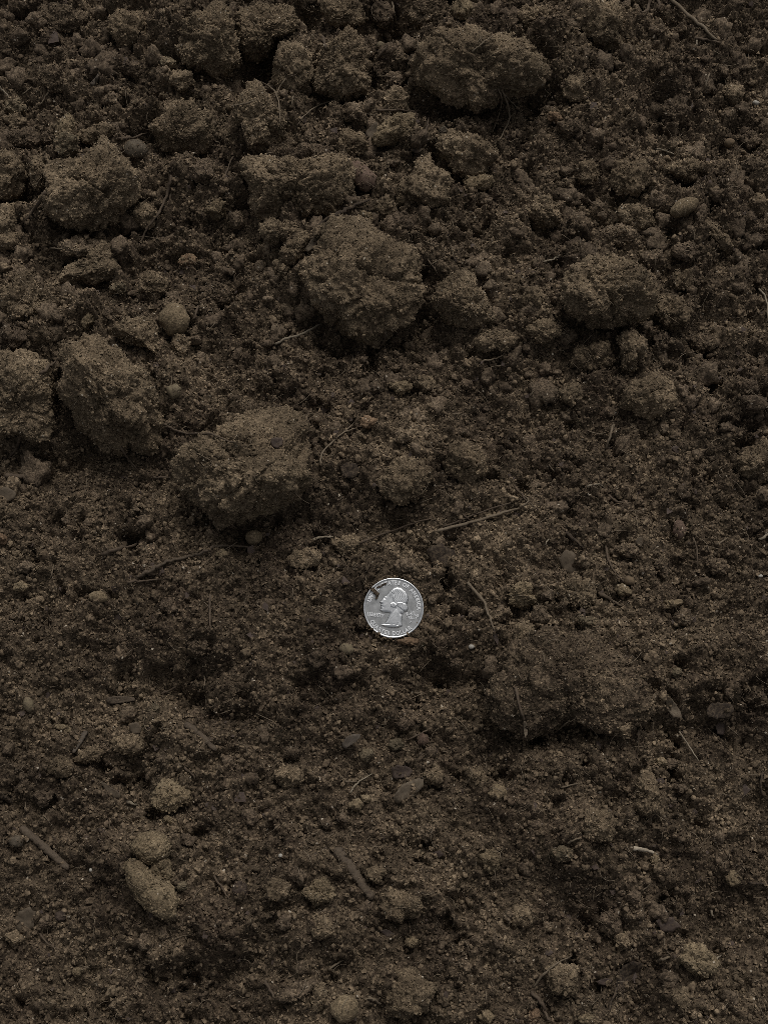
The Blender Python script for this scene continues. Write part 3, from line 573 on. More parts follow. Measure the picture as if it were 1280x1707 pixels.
# (name, tile, points, width in pixels of the notes frame, material, rise mm, label)
STRANDS = [
 ('twig','C',[(790,-10),(880,75),(930,115),(1000,180),(1032,212)],6,'root',1.2,'grey brown twig slanting in from top edge at upper right'),
 ('twig','C',[(915,190),(985,200),(1060,222)],4,'root_dark',.8,'dark twig crossing under the tip of the top right twig'),
 ('rootlet','C',[(920,195),(924,230)],4,'straw',.8,'pale stub below the top right twig'),
 ('rootlet','C',[(985,370),(972,410),(960,455)],3,'root',1,'thin straight root left of the cornered lump at upper right'),
 ('rootlet','C',[(455,505),(500,475),(555,440)],3,'root_dark',.8,'fine root right of the brown lump at upper right'),
 ('rootlet','C',[(690,-10),(680,40),(640,70)],6,'root_dark',1.5,'dark root dropping from the top edge at upper right'),
 ('rootlet','C',[(728,-10),(735,25),(728,60)],5,'root_dark',1.2,'short dark root beside the dropping root at top edge'),
 ('rootlet','C',[(715,742),(770,755),(815,772)],3,'straw',.8,'fine pale root above the pale bean shaped lump'),
 ('rootlet','C',[(380,1000),(450,1045),(515,1100)],3,'root_dark',1,'thin root slanting down to the ridge above round clod'),
 ('rootlet','B',[(1205,440),(1225,490),(1215,560),(1180,660)],2.5,'root',4,'left hair of the pale root tuft under largest clod'),
 ('rootlet','B',[(1225,450),(1255,520),(1262,590),(1230,670),(1190,722)],3,'root',4,'longest hair of the pale root tuft under largest clod'),
 ('rootlet','B',[(1240,470),(1275,510),(1310,545)],2.5,'root',3,'right hair of the pale root tuft under largest clod'),
 ('rootlet','B',[(405,498),(330,520),(260,560),(215,610),(203,640)],3,'root',2.5,'arched pale root below the square shouldered clod'),
 ('rootlet','B',[(0,400),(70,435),(105,480),(118,560),(120,640)],3,'root',3,'forked thin root lying down right side of the upright clod'),
 ('rootlet','B',[(150,390),(115,440),(100,490)],2.5,'root',3,'short branch of the forked thin root'),
 ('rootlet','B',[(650,235),(600,300),(580,340)],3.5,'root_dark',2,'dark thin root in gap right of square shouldered clod'),
 ('rootlet','B',[(600,550),(700,550),(780,555),(850,562)],3.5,'root_dark',2,'horizontal root above the pale oval clod'),
 ('rootlet','B',[(335,185),(345,220),(350,250)],5,'root_dark',4.5,'stubby root on upper left face of square shouldered clod'),
 ('rootlet','B',[(1080,258),(1130,215),(1180,180)],3,'root',6,'thin straw lying on the largest top clod'),
 ('rootlet','B',[(300,1130),(400,1070),(480,1030),(560,1000)],7,'char',1.5,'black root streak below the right end of double clod'),
 ('rootlet','B',[(185,480),(178,530)],2.5,'root',1.5,'short hanging root under the sunken clod'),
 ('rootlet','B',[(680,10),(690,70),(705,130)],3,'root',1.5,'root in the dark hollow left of largest top clod'),
 ('rootlet','B',[(860,590),(850,650),(840,700)],3,'root_dark',2,'root in dark gap right of the pale oval clod'),
 ('rootlet','A',[(-20,410),(10,445),(52,490)],4,'straw',2.5,'pale straw tip at the left edge'),
 ('rootlet','A',[(243,460),(220,500),(195,536)],3,'root',1.2,'slanting straw in open soil at upper left'),
 ('rootlet','A',[(160,435),(110,475)],2.5,'root',1,'finer slanting straw left of its longer twin'),
 ('rootlet','A',[(860,880),(840,960),(800,1060),(730,1150),(700,1240)],5,'root_dark',1.5,'long root running down right of the broad rough clod'),
 ('rootlet','A',[(858,965),(838,1030)],3,'root_dark',1.2,'short side root of the long root'),
 ('rootlet','A',[(1160,530),(1220,518),(1280,500)],3,'root',2,'pale thread across the left face of the upright clod'),
 ('rootlet','A',[(1165,780),(1140,840),(1120,900)],3,'root_dark',2,'thin root hanging into the black gap left of double clod'),
 ('rootlet','A',[(230,960),(170,1050),(110,1120)],6,'root_dark',3,'shaggy root trailing from lower left of broad rough clod'),
 ('rootlet','A',[(590,690),(660,690),(740,660)],5,'root_dark',2,'dark root in the hollow above the grey stone'),
 ('twig','A',[(465,425),(480,400),(495,375)],7,'wood',1,'short green grey stub at upper left'),
 ('rootlet','A',[(250,1240),(320,1243)],2.5,'root',1.5,'tiny straight straw left of the flat crumb'),
 ('rootlet','D',[(820,840),(880,870),(950,890),(1040,885),(1130,920),(1230,950)],4,'root_dark',2.5,'dark root running onto the big flat topped clod'),
 ('rootlet','D',[(100,900),(85,960),(40,1010)],5,'root_dark',2,'root under the big left edge clod'),
 ('rootlet','D',[(990,250),(975,300),(950,330)],4,'root_dark',1.5,'short dark root right of the smooth round ball'),
 ('rootlet','D',[(200,585),(240,560),(280,525)],6,'root_dark',3,'dark stub between big left edge clod and boulder like clod'),
 ('rootlet','D',[(600,950),(650,1020),(690,1070)],3.5,'root_dark',2,'thin root in shadow below the boulder like clod'),
 ('rootlet','D',[(30,1095),(80,1102),(130,1100)],9,'root_dark',1,'thick root end near the left edge under left clod'),
 ('rootlet','D',[(770,1105),(850,1105)],4,'root_dark',1,'short root left of the big flat topped clod'),
 ('rootlet','E',[(322,1050),(328,990),(380,930),(440,880),(510,858)],3.5,'root',2.5,'curled pale root right of the big flat topped clod'),
 ('rootlet','E',[(440,880),(475,845),(498,825)],2.5,'root',2.5,'side branch of the curled pale root'),
 ('rootlet','E',[(95,440),(160,410),(240,383),(330,335)],4.5,'straw',2,'pale grass stem left under the broad centre clod'),
 ('rootlet','E',[(1130,525),(1200,510),(1245,490)],3,'root',1,'fine root right of the low lump at centre'),
 ('rootlet','E',[(650,370),(640,420),(615,460)],4,'root_dark',2,'root hanging under the broad centre clod'),
 ('rootlet','E',[(855,15),(890,60),(910,100)],3,'root_dark',1.2,'thin root above the brown centre clod'),
 ('twig','P',[(727,886),(760,876),(800,866),(840,855),(868,846)],6,'root',1.6,'long pale twig above the coin on its right'),
 ('rootlet','P',[(868,846),(880,834),(868,822)],3,'root',1.6,'thin forked end of the long pale twig'),
 ('rootlet','P',[(740,878),(790,858),(850,838),(905,822)],3.5,'root_dark',1.4,'darker root running beside the long pale twig'),
 ('rootlet','P',[(600,905),(640,890),(690,872),(730,862)],4,'root_dark',.8,'half buried root leading to the long pale twig'),
 ('rootlet','F',[(507,842),(490,900),(468,965)],4.5,'root',1.5,'straight grey straw in open soil at right'),
 ('rootlet','F',[(1235,165),(1262,200),(1275,260),(1272,350)],3.5,'straw',2,'pale root bending along the right edge'),
 ('rootlet','F',[(15,1150),(60,1205),(130,1272)],4,'root_dark',1.5,'root slanting down at the right of the joined clods'),
 ('rootlet','F',[(375,1150),(430,1138),(460,1155)],3,'straw',1.2,'fine pale arc in open soil above the flat grey chip'),
 ('rootlet','F',[(155,28),(200,15),(240,2)],3.5,'straw',1.5,'pale thread left of the big round clod'),
 ('rootlet','F',[(180,1040),(200,1065),(215,1085)],2.5,'root',1,'short fine root below the straight grey straw'),
 ('rootlet','F',[(480,1190),(520,1225),(590,1232)],4,'root_dark',.8,'dark curved root right of the small crumb'),
 ('rootlet','G',[(685,335),(740,298),(800,268),(870,238),(960,220),(1010,205),(1070,172)],7,'bark',1.2,'long buried root left of the coin rising to right'),
 ('rootlet','G',[(1060,175),(1150,172),(1280,182)],5,'bark',1,'pale continuation of the long buried root under flat topped clod'),
 ('rootlet','G',[(640,352),(720,345),(800,340)],5,'root_dark',1.5,'root lying just under the long buried root'),
 ('rootlet','G',[(515,205),(600,185),(690,162)],7,'root_dark',1.2,'root along the lower lip of the black hole'),
 ('rootlet','G',[(1050,415),(1048,490),(1055,585)],4.5,'root_dark',1,'upright thin root left of the coin'),
 ('rootlet','G',[(270,265),(262,300),(255,335)],2.5,'root',.8,'tiny upright straw near left edge'),
 ('rootlet','G',[(810,910),(850,890),(900,860)],5,'root_dark',1.2,'short dark root in the shaded dip at left'),
 ('rootlet','G',[(1100,1010),(1170,985)],2,'root',.8,'hair thin straw right of the shaded dip'),
 ('rootlet','G',[(1020,820),(1025,850),(1018,890)],2.5,'root',1,'tiny bent straw above the shaded dip'),
 ('twig','G',[(928,1058),(1000,1115),(1082,1192)],12,'bark',1.2,'dirt coated stick at lower left'),
 ('twig','G',[(432,1098),(405,1145),(368,1205)],8,'wood',1.2,'short grey stick left of the grey leaf flake'),
 ('rootlet','H',[(1055,355),(1130,440),(1160,510),(1192,592)],5,'root',1.8,'thin slanting root right of the coin'),
 ('rootlet','H',[(285,138),(330,128),(382,126)],5,'straw',1.2,'small pale twig left above the coin'),
 ('rootlet','H',[(1030,10),(1070,45)],3,'root_dark',1,'tiny dark root under the long pale twig'),
 ('rootlet','H',[(860,1085),(800,1120),(740,1145)],3.5,'root_dark',1,'thin dark root beside the cornered brown stone'),
 ('rootlet','I',[(470,170),(480,240),(520,310),(560,352)],4,'root_dark',1.5,'dark root reaching down to the orange crumb'),
 ('rootlet','I',[(430,408),(490,440),(560,475)],6,'root_dark',1.2,'dark root below the orange crumb'),
 ('twig','I',[(270,105),(310,140),(355,185)],6,'char',1,'short blackish twig above the flat grey chip'),
 ('rootlet','I',[(20,880),(40,980),(62,1050)],4.5,'root_dark',1.8,'root hanging down the face of the overhanging mound'),
 ('rootlet','I',[(835,1098),(880,1165),(932,1245)],3,'straw',1.5,'pale straw below the dark wood piece at right'),
 ('rootlet','I',[(905,130),(922,190),(928,300)],3.5,'root_dark',1.2,'upright root below the red brown stone'),
 ('rootlet','I',[(1020,165),(1080,130)],3.5,'root',1.2,'straw right of the red brown stone'),
 ('rootlet','I',[(1232,138),(1290,105)],5,'straw',1.5,'pale straw at the right edge beside red brown stone'),
 ('rootlet','I',[(165,165),(185,135)],3,'straw',1,'pale tick shaped straw left of the flat grey chip'),
 ('rootlet','I',[(630,1090),(632,1150),(625,1220)],3,'root_dark',1.5,'thin root right end of the black hole'),
 ('rootlet','I',[(290,1040),(250,1075),(215,1100)],3,'root',2,'fine root crossing the black hole'),
 ('rootlet','I',[(380,1060),(420,1110),(430,1140)],2.5,'root',2,'fine hair in the black hole at its right'),
 ('twig','J',[(105,298),(190,365),(260,430),(345,505)],12,'bark',1.5,'dirty stick near the left edge at bottom'),
 ('rootlet','J',[(200,828),(245,880),(310,915)],3,'root_dark',1.2,'thin root under the grey brown flake'),
 ('rootlet','J',[(1070,540),(1110,600),(1150,660)],4,'root_dark',1,'thin root left of the blackish stone'),
 ('rootlet','J',[(920,-5),(960,30),(985,70)],4,'root_dark',1.5,'thin root above the rounded tan clod'),
 ('rootlet','J',[(640,165),(690,190)],6,'straw',1,'pale stub right of the pointed bark chip'),
 ('rootlet','J',[(-20,135),(30,150),(75,185)],8,'char',2.5,'black root end at the left edge at bottom'),
 ('rootlet','K',[(468,130),(505,75),(580,30)],3,'straw',2,'pale arched root left of the brown leaf scraps'),
 ('rootlet','K',[(440,65),(510,70)],4,'root',1,'short root under the pale arched root'),
 ('twig','K',[(398,405),(450,470),(520,570),(582,655)],17,'bark',2.4,'thick bark stick at bottom middle'),
 ('rootlet','K',[(365,1010),(400,980),(435,960)],4,'root',1.2,'short pale root above the smooth round ball'),
 ('rootlet','K',[(560,1145),(600,1165),(635,1195)],5,'root',1.2,'pale stub right of the smooth round ball'),
 ('rootlet','K',[(45,1065),(70,1110),(95,1150)],5,'root_dark',1,'dark root near the slanting lump at bottom'),
 ('rootlet','K',[(75,495),(85,530)],3,'root',.8,'tiny root above the left round lump'),
 ('rootlet','L',[(105,1098),(150,1040),(215,985),(292,943)],4,'root',4,'arched root over the rounded clod at bottom right'),
 ('twig','L',[(598,398),(660,410),(722,427)],7,'bone',1.6,'whitish twig at lower right'),
 ('rootlet','L',[(100,1125),(150,1180),(170,1230),(205,1285)],6,'root_dark',2,'dark root running off the bottom edge at right'),
 ('rootlet','L',[(735,965),(790,943)],5,'root',1.5,'short stem left of the pale clod at bottom right'),
 ('rootlet','L',[(1015,955),(1048,938)],3.5,'straw',2,'pale stem poking from right of the pale clod'),
 ('rootlet','L',[(650,615),(690,580)],2.5,'root',1,'hair thin root above the dark purple flake'),
 ('rootlet','L',[(525,1105),(500,1160),(478,1225)],5,'char',1,'black stalk below the dark curled leaf'),
 ('rootlet','L',[(990,710),(1008,745)],5,'straw',1.2,'tiny pale splinter right of the dark purple flake'),
 ('rootlet','L',[(240,98),(300,85),(345,75)],3,'root',1,'fine root left of the column shaped clod'),
 ('rootlet','L',[(280,375),(310,360),(345,352)],4,'root',1.2,'short root on the foot of the peaked clod'),
 ('rootlet','L',[(1180,575),(1285,578)],4,'char',1.5,'black root at the right edge low down'),
 ('rootlet','L',[(1250,20),(1240,90),(1255,150)],4,'char',2,'black root curving at right edge above bottom'),
]

# (name, tile, outline, thickness mm, tilt deg towards camera, curl, material, rise mm, label)
FLAKES = [
 ('wood_chip','B',[(545,665),(572,632),(605,612),(612,660),(588,697),(560,694)],1.0,10,.2,'leaf_grey',7,'grey chip at left end of the pale oval clod'),
 ('wood_chip','B',[(770,752),(815,735),(838,748),(805,768)],.8,0,.1,'char',2,'black chip right under the pale oval clod'),
 ('wood_chip','B',[(245,1245),(275,1200),(310,1190),(300,1225),(262,1262)],.8,5,.2,'leaf_grey',3,'grey splinter right of the slanting ridge lump'),
 ('wood_chip','E',[(418,1050),(445,1028),(500,1035),(515,1085),(490,1115),(430,1100)],.9,5,.15,'char',1.2,'black flake right of the big flat topped clod'),
 ('wood_chip','P',[(451,733),(460,728),(471,731),(472,741),(463,748),(453,744)],.8,0,.1,'leaf',11.5,'dark chip stuck on top of the big flat topped clod'),
 ('wood_chip','G',[(533,928),(600,920),(688,932),(680,945),(610,955),(545,965)],1.4,8,.1,'bark',1.5,'flat bark chip lying level at lower left'),
 ('leaf_scrap','G',[(645,1065),(685,1050),(712,1075),(705,1105),(665,1115)],.5,5,.2,'leaf_grey',2,'grey leaf flake below the flat bark chip'),
 ('wood_chip','H',[(420,1170),(450,1125),(500,1108),(532,1112),(500,1150),(445,1185)],1.0,5,.1,'wood',1.5,'dark wood chip below the coin on its left'),
 ('wood_chip','I',[(232,230),(265,193),(312,208),(342,258),(332,312),(290,318),(255,290)],.7,5,.12,'leaf_grey',1.5,'flat grey chip right above the coin'),
 ('leaf_scrap','I',[(762,942),(790,928),(815,955),(842,1000),(848,1032),(800,1022),(772,985)],.4,12,.5,'leaf_tan',2.5,'tan leaf scrap curled below the low mound at right'),
 ('wood_chip','I',[(968,985),(1000,955),(1080,960),(1110,990),(1080,1025),(1020,1035),(975,1020)],1.2,5,.15,'char',1.2,'dark wood piece under the low mound at right'),
 ('leaf_scrap','I',[(1015,1070),(1030,1040),(1065,1035),(1078,1065),(1060,1110),(1028,1118)],.5,5,.25,'leaf',2.2,'red brown chip under the dark wood piece'),
 ('leaf_scrap','I',[(48,1045),(66,1040),(80,1075),(76,1110),(55,1142),(62,1100)],.4,20,.4,'leaf_tan',2.5,'pale leaf tip hanging over the black hole'),
 ('wood_chip','I',[(612,150),(640,120),(662,150),(640,180)],.7,5,.1,'leaf_grey',1.5,'small grey chip left of the red brown stone'),
 ('leaf_scrap','J',[(72,785),(95,720),(140,695),(178,720),(170,790),(145,828),(105,820)],.6,5,.15,'leaf_grey',1.8,'grey brown flake near the left edge at bottom'),
 ('wood_chip','J',[(492,50),(530,85),(600,120),(612,160),(570,150),(530,110)],.9,5,.2,'leaf_grey',1.5,'grey pointed bark chip at lower left'),
 ('leaf_scrap','K',[(672,5),(700,-15),(745,-12),(782,12),(776,42),(735,48),(690,57)],.5,8,.35,'leaf',2.5,'dark brown leaf scrap below the coin'),
 ('leaf_scrap','K',[(688,140),(725,88),(780,60),(835,48),(832,92),(780,148),(700,182)],.6,5,.25,'leaf_tan',2,'long dusty leaf scrap under the dark brown leaf scrap'),
 ('leaf_scrap','K',[(615,812),(650,805),(695,828),(660,850)],.5,5,.2,'leaf',1.5,'small brown leaf bit below the bark stick'),
 ('leaf_scrap','L',[(510,1095),(528,1012),(585,958),(640,968),(628,1050),(572,1108),(522,1125)],.5,5,.45,'char',2.5,'dark curled leaf at bottom right'),
 ('leaf_scrap','L',[(718,765),(752,735),(800,748),(845,790),(800,820),(745,815)],.6,5,.15,'leaf',1.5,'dark purple flake above the pale clod at bottom right'),
 ('leaf_scrap','L',[(420,1065),(470,1050),(500,1060),(485,1085),(430,1082)],.5,5,.2,'leaf',1.5,'small dark leaf bit left of the dark curled leaf'),
 ('wood_chip','D',[(-15,1170),(30,1150),(85,1180),(75,1215),(30,1232),(-15,1225)],.8,5,.15,'leaf_grey',1.5,'grey flake on the left edge below the left clods'),
 ('wood_chip','P',[(708,918),(732,905),(762,922),(752,945),(726,950)],.8,5,.15,'char',1.2,'dark flake just right above the coin'),
]
COIN_PX = (656.0, 1013.5)

# ------------------------------------------------------------------ outlines
def outline(tile, shp, r):
    if isinstance(shp, tuple):
        cx, cy, rx, ry, rot = shp; n = 13; a = np.arange(n) / n * 2 * math.pi
        k = 1 + 0.10 * (r.random(n) * 2 - 1)
        x, y = rx * k * np.cos(a), ry * k * np.sin(a); c, s = math.cos(math.radians(rot)), math.sin(math.radians(rot))
        shp = np.stack([cx + x * c - y * s, cy + x * s + y * c], 1)
    return to_px(tile, shp)

def profile(p):
    """centre, mean radius and radius by angle (angle counter-clockwise, image up) of an outline"""
    c = 0.5 * (p.min(0) + p.max(0))
    q = np.concatenate([p, p[:1]]); d = []
    for i in range(len(p)):
        for t in np.arange(6) / 6: d.append(q[i] * (1 - t) + q[i + 1] * t)
    d = np.array(d) - c; ang = np.arctan2(-d[:, 1], d[:, 0]); rad = np.hypot(d[:, 0], d[:, 1])
    o = np.argsort(ang); ang, rad = ang[o], rad[o]
    th = np.linspace(-math.pi, math.pi, 97)[:-1]
    R = np.interp(th, np.r_[ang[-1] - 2 * math.pi, ang, ang[0] + 2 * math.pi], np.r_[rad[-1], rad, rad[0]])
    R = 0.25 * np.roll(R, 1) + 0.5 * R + 0.25 * np.roll(R, -1)
    return c, R.mean(), th, R

rl = np.random.default_rng(21)
LP = []
for L_ in LUMPS:
    p = outline(L_[1], L_[2], rl); LP.append((p,) + profile(p))

# ------------------------------------------------------------------ soil surface
# hollows and rises: (px, py, sx, sy, mm)
RELIEF = [
 (418,128,26,40,-16),(505,25,22,22,-14),(440,95,12,25,-12),(415,290,22,18,-10),(40,330,34,16,-12),(245,225,30,20,-12),(85,272,10,10,-6),
 (670,42,34,26,-14),(745,188,50,18,-12),(610,120,14,30,-8),(480,362,50,12,-8),(590,575,50,18,-5),(540,545,16,12,-6),(130,752,50,18,-7),(92,650,12,40,-8),
 (235,575,22,12,-6),(216,900,18,7,-7),(385,890,50,14,-5),(310,1140,60,28,-9),(360,1185,30,24,-5),(745,1130,55,26,-7),(690,1165,50,30,-3),(893,1226,10,8,-8),
 (985,1220,18,6,-5),(300,1625,46,14,-9),(400,1608,26,12,-6),(1190,570,40,30,-6),(1230,600,40,60,-4),(1265,1370,24,50,-7),(905,165,30,16,-10),(930,385,50,20,-6),
 (720,560,40,30,-6),(560,755,40,46,-5),(1130,890,18,16,-5),(860,1010,16,26,-6),(20,1340,30,14,-5),(70,470,30,30,-4),(1120,590,30,16,-4),(620,1290,34,20,-3),
 (1180,1555,60,40,-4),(1060,1660,30,36,-4),(230,1570,60,30,-2),(560,1630,30,30,-6),(960,40,16,16,-6),(1060,15,16,12,-8),(1150,1245,90,34,-5),
 (940,1120,100,60,9),(1150,1105,80,50,4),(200,1500,120,70,5),(450,1060,160,60,4),(120,1000,140,70,3),(580,460,110,60,7),(800,60,120,60,4),(350,720,140,60,3),
 (150,640,120,80,3),(1080,650,90,60,3),(1080,330,140,60,2),(700,1480,140,90,2),(1000,1400,120,60,2),(180,300,120,80,3),(480,230,140,80,2),(980,780,160,70,2),
]
def to_ground(px, py):
    P, t = hit(np.float64(px), np.float64(py), FLAT); return P[0], P[1], t / FPX
GAUSS = []
for (px, py, sx, sy, mm) in RELIEF:
    x, y, s = to_ground(px, py); GAUSS.append((x, y, sx * s, sy * s * 1.1, mm * MM * (1.5 if mm < -6 else 1.0)))
for L_, (p, c, R, th, Rp) in zip(LUMPS, LP):
    if L_[0] == 'clod' and R > 16 and L_[5] not in ('ground', 'mid'):
        x, y, s = to_ground(c[0], c[1] + 0.85 * (p[:, 1].max() - c[1])); r = R * s
        GAUSS.append((x, y, r * 0.75, r * 0.4, (-0.30 if R < 36 else -0.16) * r))
        x, y, s = to_ground(c[0], c[1] - 0.10 * R); GAUSS.append((x, y, r * 1.05, r * 1.0, 0.36 * r))

# broken ledges: polyline (px, py, drop mm) the soil steps down across, and how far back the terrace runs
LEDGES = [
 ([(-80,1165,2),(60,1150,2),(190,1128,5),(260,1118,8),(330,1150,9),(400,1190,7),(480,1190,5),(560,1150,6),(630,1105,8),(700,1088,10),(770,1096,10),(812,1140,9),(845,1190,9),(875,1212,9),(905,1195,9),(940,1198,9),(965,1186,9),(1000,1200,9),(1035,1214,8),(1060,1222,7),(1090,1190,9),(1150,1172,7),(1230,1168,6),(1360,1150,3)], 0.055),
 ([(150,1560,1),(200,1590,5),(245,1612,9),(290,1632,11),(340,1618,10),(395,1604,8),(440,1580,5),(480,1540,1)], 0.035),
 ([(470,520,1),(520,545,4),(560,560,5),(620,566,6),(670,556,5),(705,525,4),(760,545,4),(800,560,1)], 0.05),
]
LEDGE_G = []
for pts, run in LEDGES:
    a = np.array([(*to_ground(p, q)[:2], d) for p, q, d in pts]); LEDGE_G.append((a, run))
CX, CY, CS = to_ground(*COIN_PX)
COIN_TILT = math.radians(18)
CN = np.array([0.02, -math.sin(COIN_TILT), math.cos(COIN_TILT)]); CN /= np.linalg.norm(CN)
COIN_Z = 0.0025

def macro(x, y):
    h = 0.0095 * fbm2(x * 14, y * 14, 5, 3) + 0.035 * fbm2(x * 1.1, y * 1.1, 9, 3) * np.clip((np.hypot(x, y) - 0.3) / 0.7, 0, 1)
    for (gx, gy, sx, sy, a) in GAUSS:
        q = ((x - gx) / sx) ** 2 + ((y - gy) / sy) ** 2
        h = h + a * np.exp(-0.5 * np.minimum(q, 40))
    jx = x + 0.004 * fbm2(x * 90, y * 90, 15, 2); jy = y + 0.0085 * fbm2(x * 85, y * 85, 25, 4, .6)
    for a, run in LEDGE_G:
        yl = np.interp(jx, a[:, 0], a[:, 1]); am = np.interp(x, a[:, 0], a[:, 2], 0, 0) * MM
        s = jy - yl; st = np.clip(s / 0.0125 + 0.5, 0, 1); st = st * st * (3 - 2 * st)
        h = h + am * (st * np.exp(-np.maximum(s, 0) / run) - 0.25 * np.exp(-(s / 0.006) ** 2) * (s < 0))
    d = np.hypot(x - CX, y - CY)
    w = np.clip((0.027 - d) / 0.013, 0, 1); w = w * w * (3 - 2 * w)
    pl = COIN_Z - ((x - CX) * CN[0] + (y - CY) * CN[1]) / CN[2]
    return h * (1 - w) + pl * w

def relief(x, y, cell):
    """the crumbly soil surface; cell = local mesh spacing, lumps finer than it fade out"""
    wx = x + 0.0016 * fbm2(x * 260, y * 260, 31, 2); wy = y + 0.0016 * fbm2(x * 260, y * 260, 41, 2)
    h = macro(x, y)
    d = np.hypot(x - CX, y - CY); calm = np.clip((d - 0.0115) / 0.010, 0, 1)
    chunk = np.clip(0.5 + 0.9 * fbm2(x * 22, y * 22, 77, 2), 0.15, 1.0)
    fade = lambda s: np.clip(s / (cell * 2.2) - 0.3, 0, 1)
    cloddy = np.clip((y + 0.03) / 0.10, 0, 1); cloddy = cloddy * np.clip(1.25 - 2.0 * np.maximum(x - 0.02, 0) / 0.15, 0.85, 1)
    def crumbs(h, size, seed, lo, hi, fill, amp):
        L = lumps2(wx, wy, size, seed, lo, hi, fill); return h + size * amp * (0.2 + fade(size) * (L - 0.2))
    h = h + 0.0045 * fbm2(x * 60, y * 60, 51, 3) * calm * fade(0.01)
    h = crumbs(h, 0.024, 56, .18, .45, .7, 0.9 * cloddy * calm)
    h = crumbs(h, 0.0135, 61, .18, .5, .7, (0.45 + 0.55 * cloddy) * chunk * calm)
    h = crumbs(h, 0.0072, 71, .25, .6, .7, 0.75 * chunk * calm)
    h = crumbs(h, 0.0040, 81, .3, .7, .8, 1.15 * (0.3 + 0.7 * calm))
    h = crumbs(h, 0.0022, 91, .3, .7, .9, 1.35 * (0.3 + 0.7 * calm))
    hole = np.clip(fbm2(wx * 95, wy * 95, 131, 3) - 0.34, 0, 0.5) * 2 * np.clip(0.35 + 0.5 * cloddy + 1.4 * fbm2(x * 16, y * 16, 141, 2), 0, 1)
    h = h - 0.0085 * hole * calm * fade(0.006)
    h = h + 0.00036 * np.random.default_rng(4).normal(size=h.shape) * np.clip(cell / 0.0008, 1, 3) * (cell < 0.0032) * (0.5 + 0.5 * calm)
    return h

def axis(lo, hi, step, far):
    a = list(np.arange(lo, hi, step)); s = step; v = a[-1]; up = []
    while v < far: s *= 1.14; v += s; up.append(v)
    s = step; v = lo; dn = []
    while v > -far: s *= 1.14; v -= s; dn.append(v)
    return np.array(dn[::-1] + a + up)
GX = np.arange(-0.205, 0.2051, 0.00078); GY = np.arange(-0.212, 0.3001, 0.00078)
XX, YY = np.meshgrid(GX, GY)
cellx = np.gradient(GX); celly = np.gradient(GY)
CELL = np.maximum(cellx[None, :], celly[:, None])
HH = relief(XX.ravel(), YY.ravel(), CELL.ravel()).reshape(XX.shape)

def surf(x, y):
    x, y = np.asarray(x, float), np.asarray(y, float)
    i = np.clip(np.searchsorted(GX, x) - 1, 0, len(GX) - 2); j = np.clip(np.searchsorted(GY, y) - 1, 0, len(GY) - 2)
    u = (x - GX[i]) / (GX[i + 1] - GX[i]); v = (y - GY[j]) / (GY[j + 1] - GY[j])
    return (HH[j, i] * (1 - u) + HH[j, i + 1] * u) * (1 - v) + (HH[j + 1, i] * (1 - u) + HH[j + 1, i + 1] * u) * v

def blur(a, w, ax_):
    c = np.cumsum(np.concatenate([np.repeat(np.take(a, [0], ax_), w + 1, ax_), a, np.repeat(np.take(a, [-1], ax_), w, ax_)], ax_), axis=ax_)
    n = a.shape[ax_]; return (np.take(c, range(2 * w + 1, 2 * w + 1 + n), ax_) - np.take(c, range(0, n), ax_)) / (2 * w + 1)
HF = HH; HS = HH
for _ in range(2): HS = blur(blur(HS, 5, 0), 5, 1)
def surf_s(x, y):
    """the soil surface without its crumbs"""
    global HH
    HH = HS; z = surf(x, y); HH = HF
    return z
def sheet(X, Y, Z):
    ny, nx = X.shape; idx = np.arange(nx * ny).reshape(ny, nx)
    return np.stack([X, Y, Z], -1).reshape(-1, 3), np.stack([idx[:-1, :-1], idx[:-1, 1:], idx[1:, 1:], idx[1:, :-1]], -1)
HE = HH.copy(); HE[0] -= .008; HE[-1] -= .008; HE[:, 0] -= .008; HE[:, -1] -= .008       # the rim of the fine patch tucks under
gv, quads = sheet(XX, YY, HE); quads = quads.reshape(-1, 4); n_fine = len(quads)
# the same soil carried on to the horizon, coarser as it leaves the frame
FX = axis(-0.62, 0.62, 0.0055, 60.0); FY = axis(-0.62, 0.72, 0.0055, 60.0)
X2, Y2 = np.meshgrid(FX, FY); C2 = np.maximum(np.gradient(FX)[None, :], np.gradient(FY)[:, None])
Z2 = relief(X2.ravel(), Y2.ravel(), C2.ravel() * 0.55).reshape(X2.shape)
deep = np.minimum(np.minimum(X2 - GX[0], GX[-1] - X2), np.minimum(Y2 - GY[0], GY[-1] - Y2))     # how far under the fine patch
Z2 = Z2 - np.clip(deep / 0.006, 0, 1) * 0.006
v2, q2 = sheet(X2, Y2, Z2); inn = deep > 0.014
drop = inn[:-1, :-1] & inn[1:, :-1] & inn[:-1, 1:] & inn[1:, 1:]
quads = np.concatenate([quads, q2[~drop] + len(gv)]); gv = np.concatenate([gv, v2])
ground = obj('ground', mesh_np('ground', gv, quads), MAT['ground'])
ground.data.materials.append(MAT['outer']); mi = np.zeros(len(quads), np.int32); mi[n_fine:] = 1; ground.data.polygons.foreach_set('material_index', mi)
ground['kind'] = 'structure'; ground['label'] = 'dark brown crumbly garden soil covering the whole ground'

# fine loose grains over the soil in view
def in_frame(P, m=40):
    q = P - CAMP; d = -(q @ BK); u = W0 / 2 + FPX * (q @ RT) / d; v = H0 / 2 - FPX * (q @ UP) / d
    return (u > -m) & (u < W0 + m) & (v > -m) & (v < H0 + m), u, v

def on_coin(P, lim=0.0119):
    return np.hypot(P[:, 0] - CX, (P[:, 1] - CY) / math.cos(COIN_TILT)) < lim

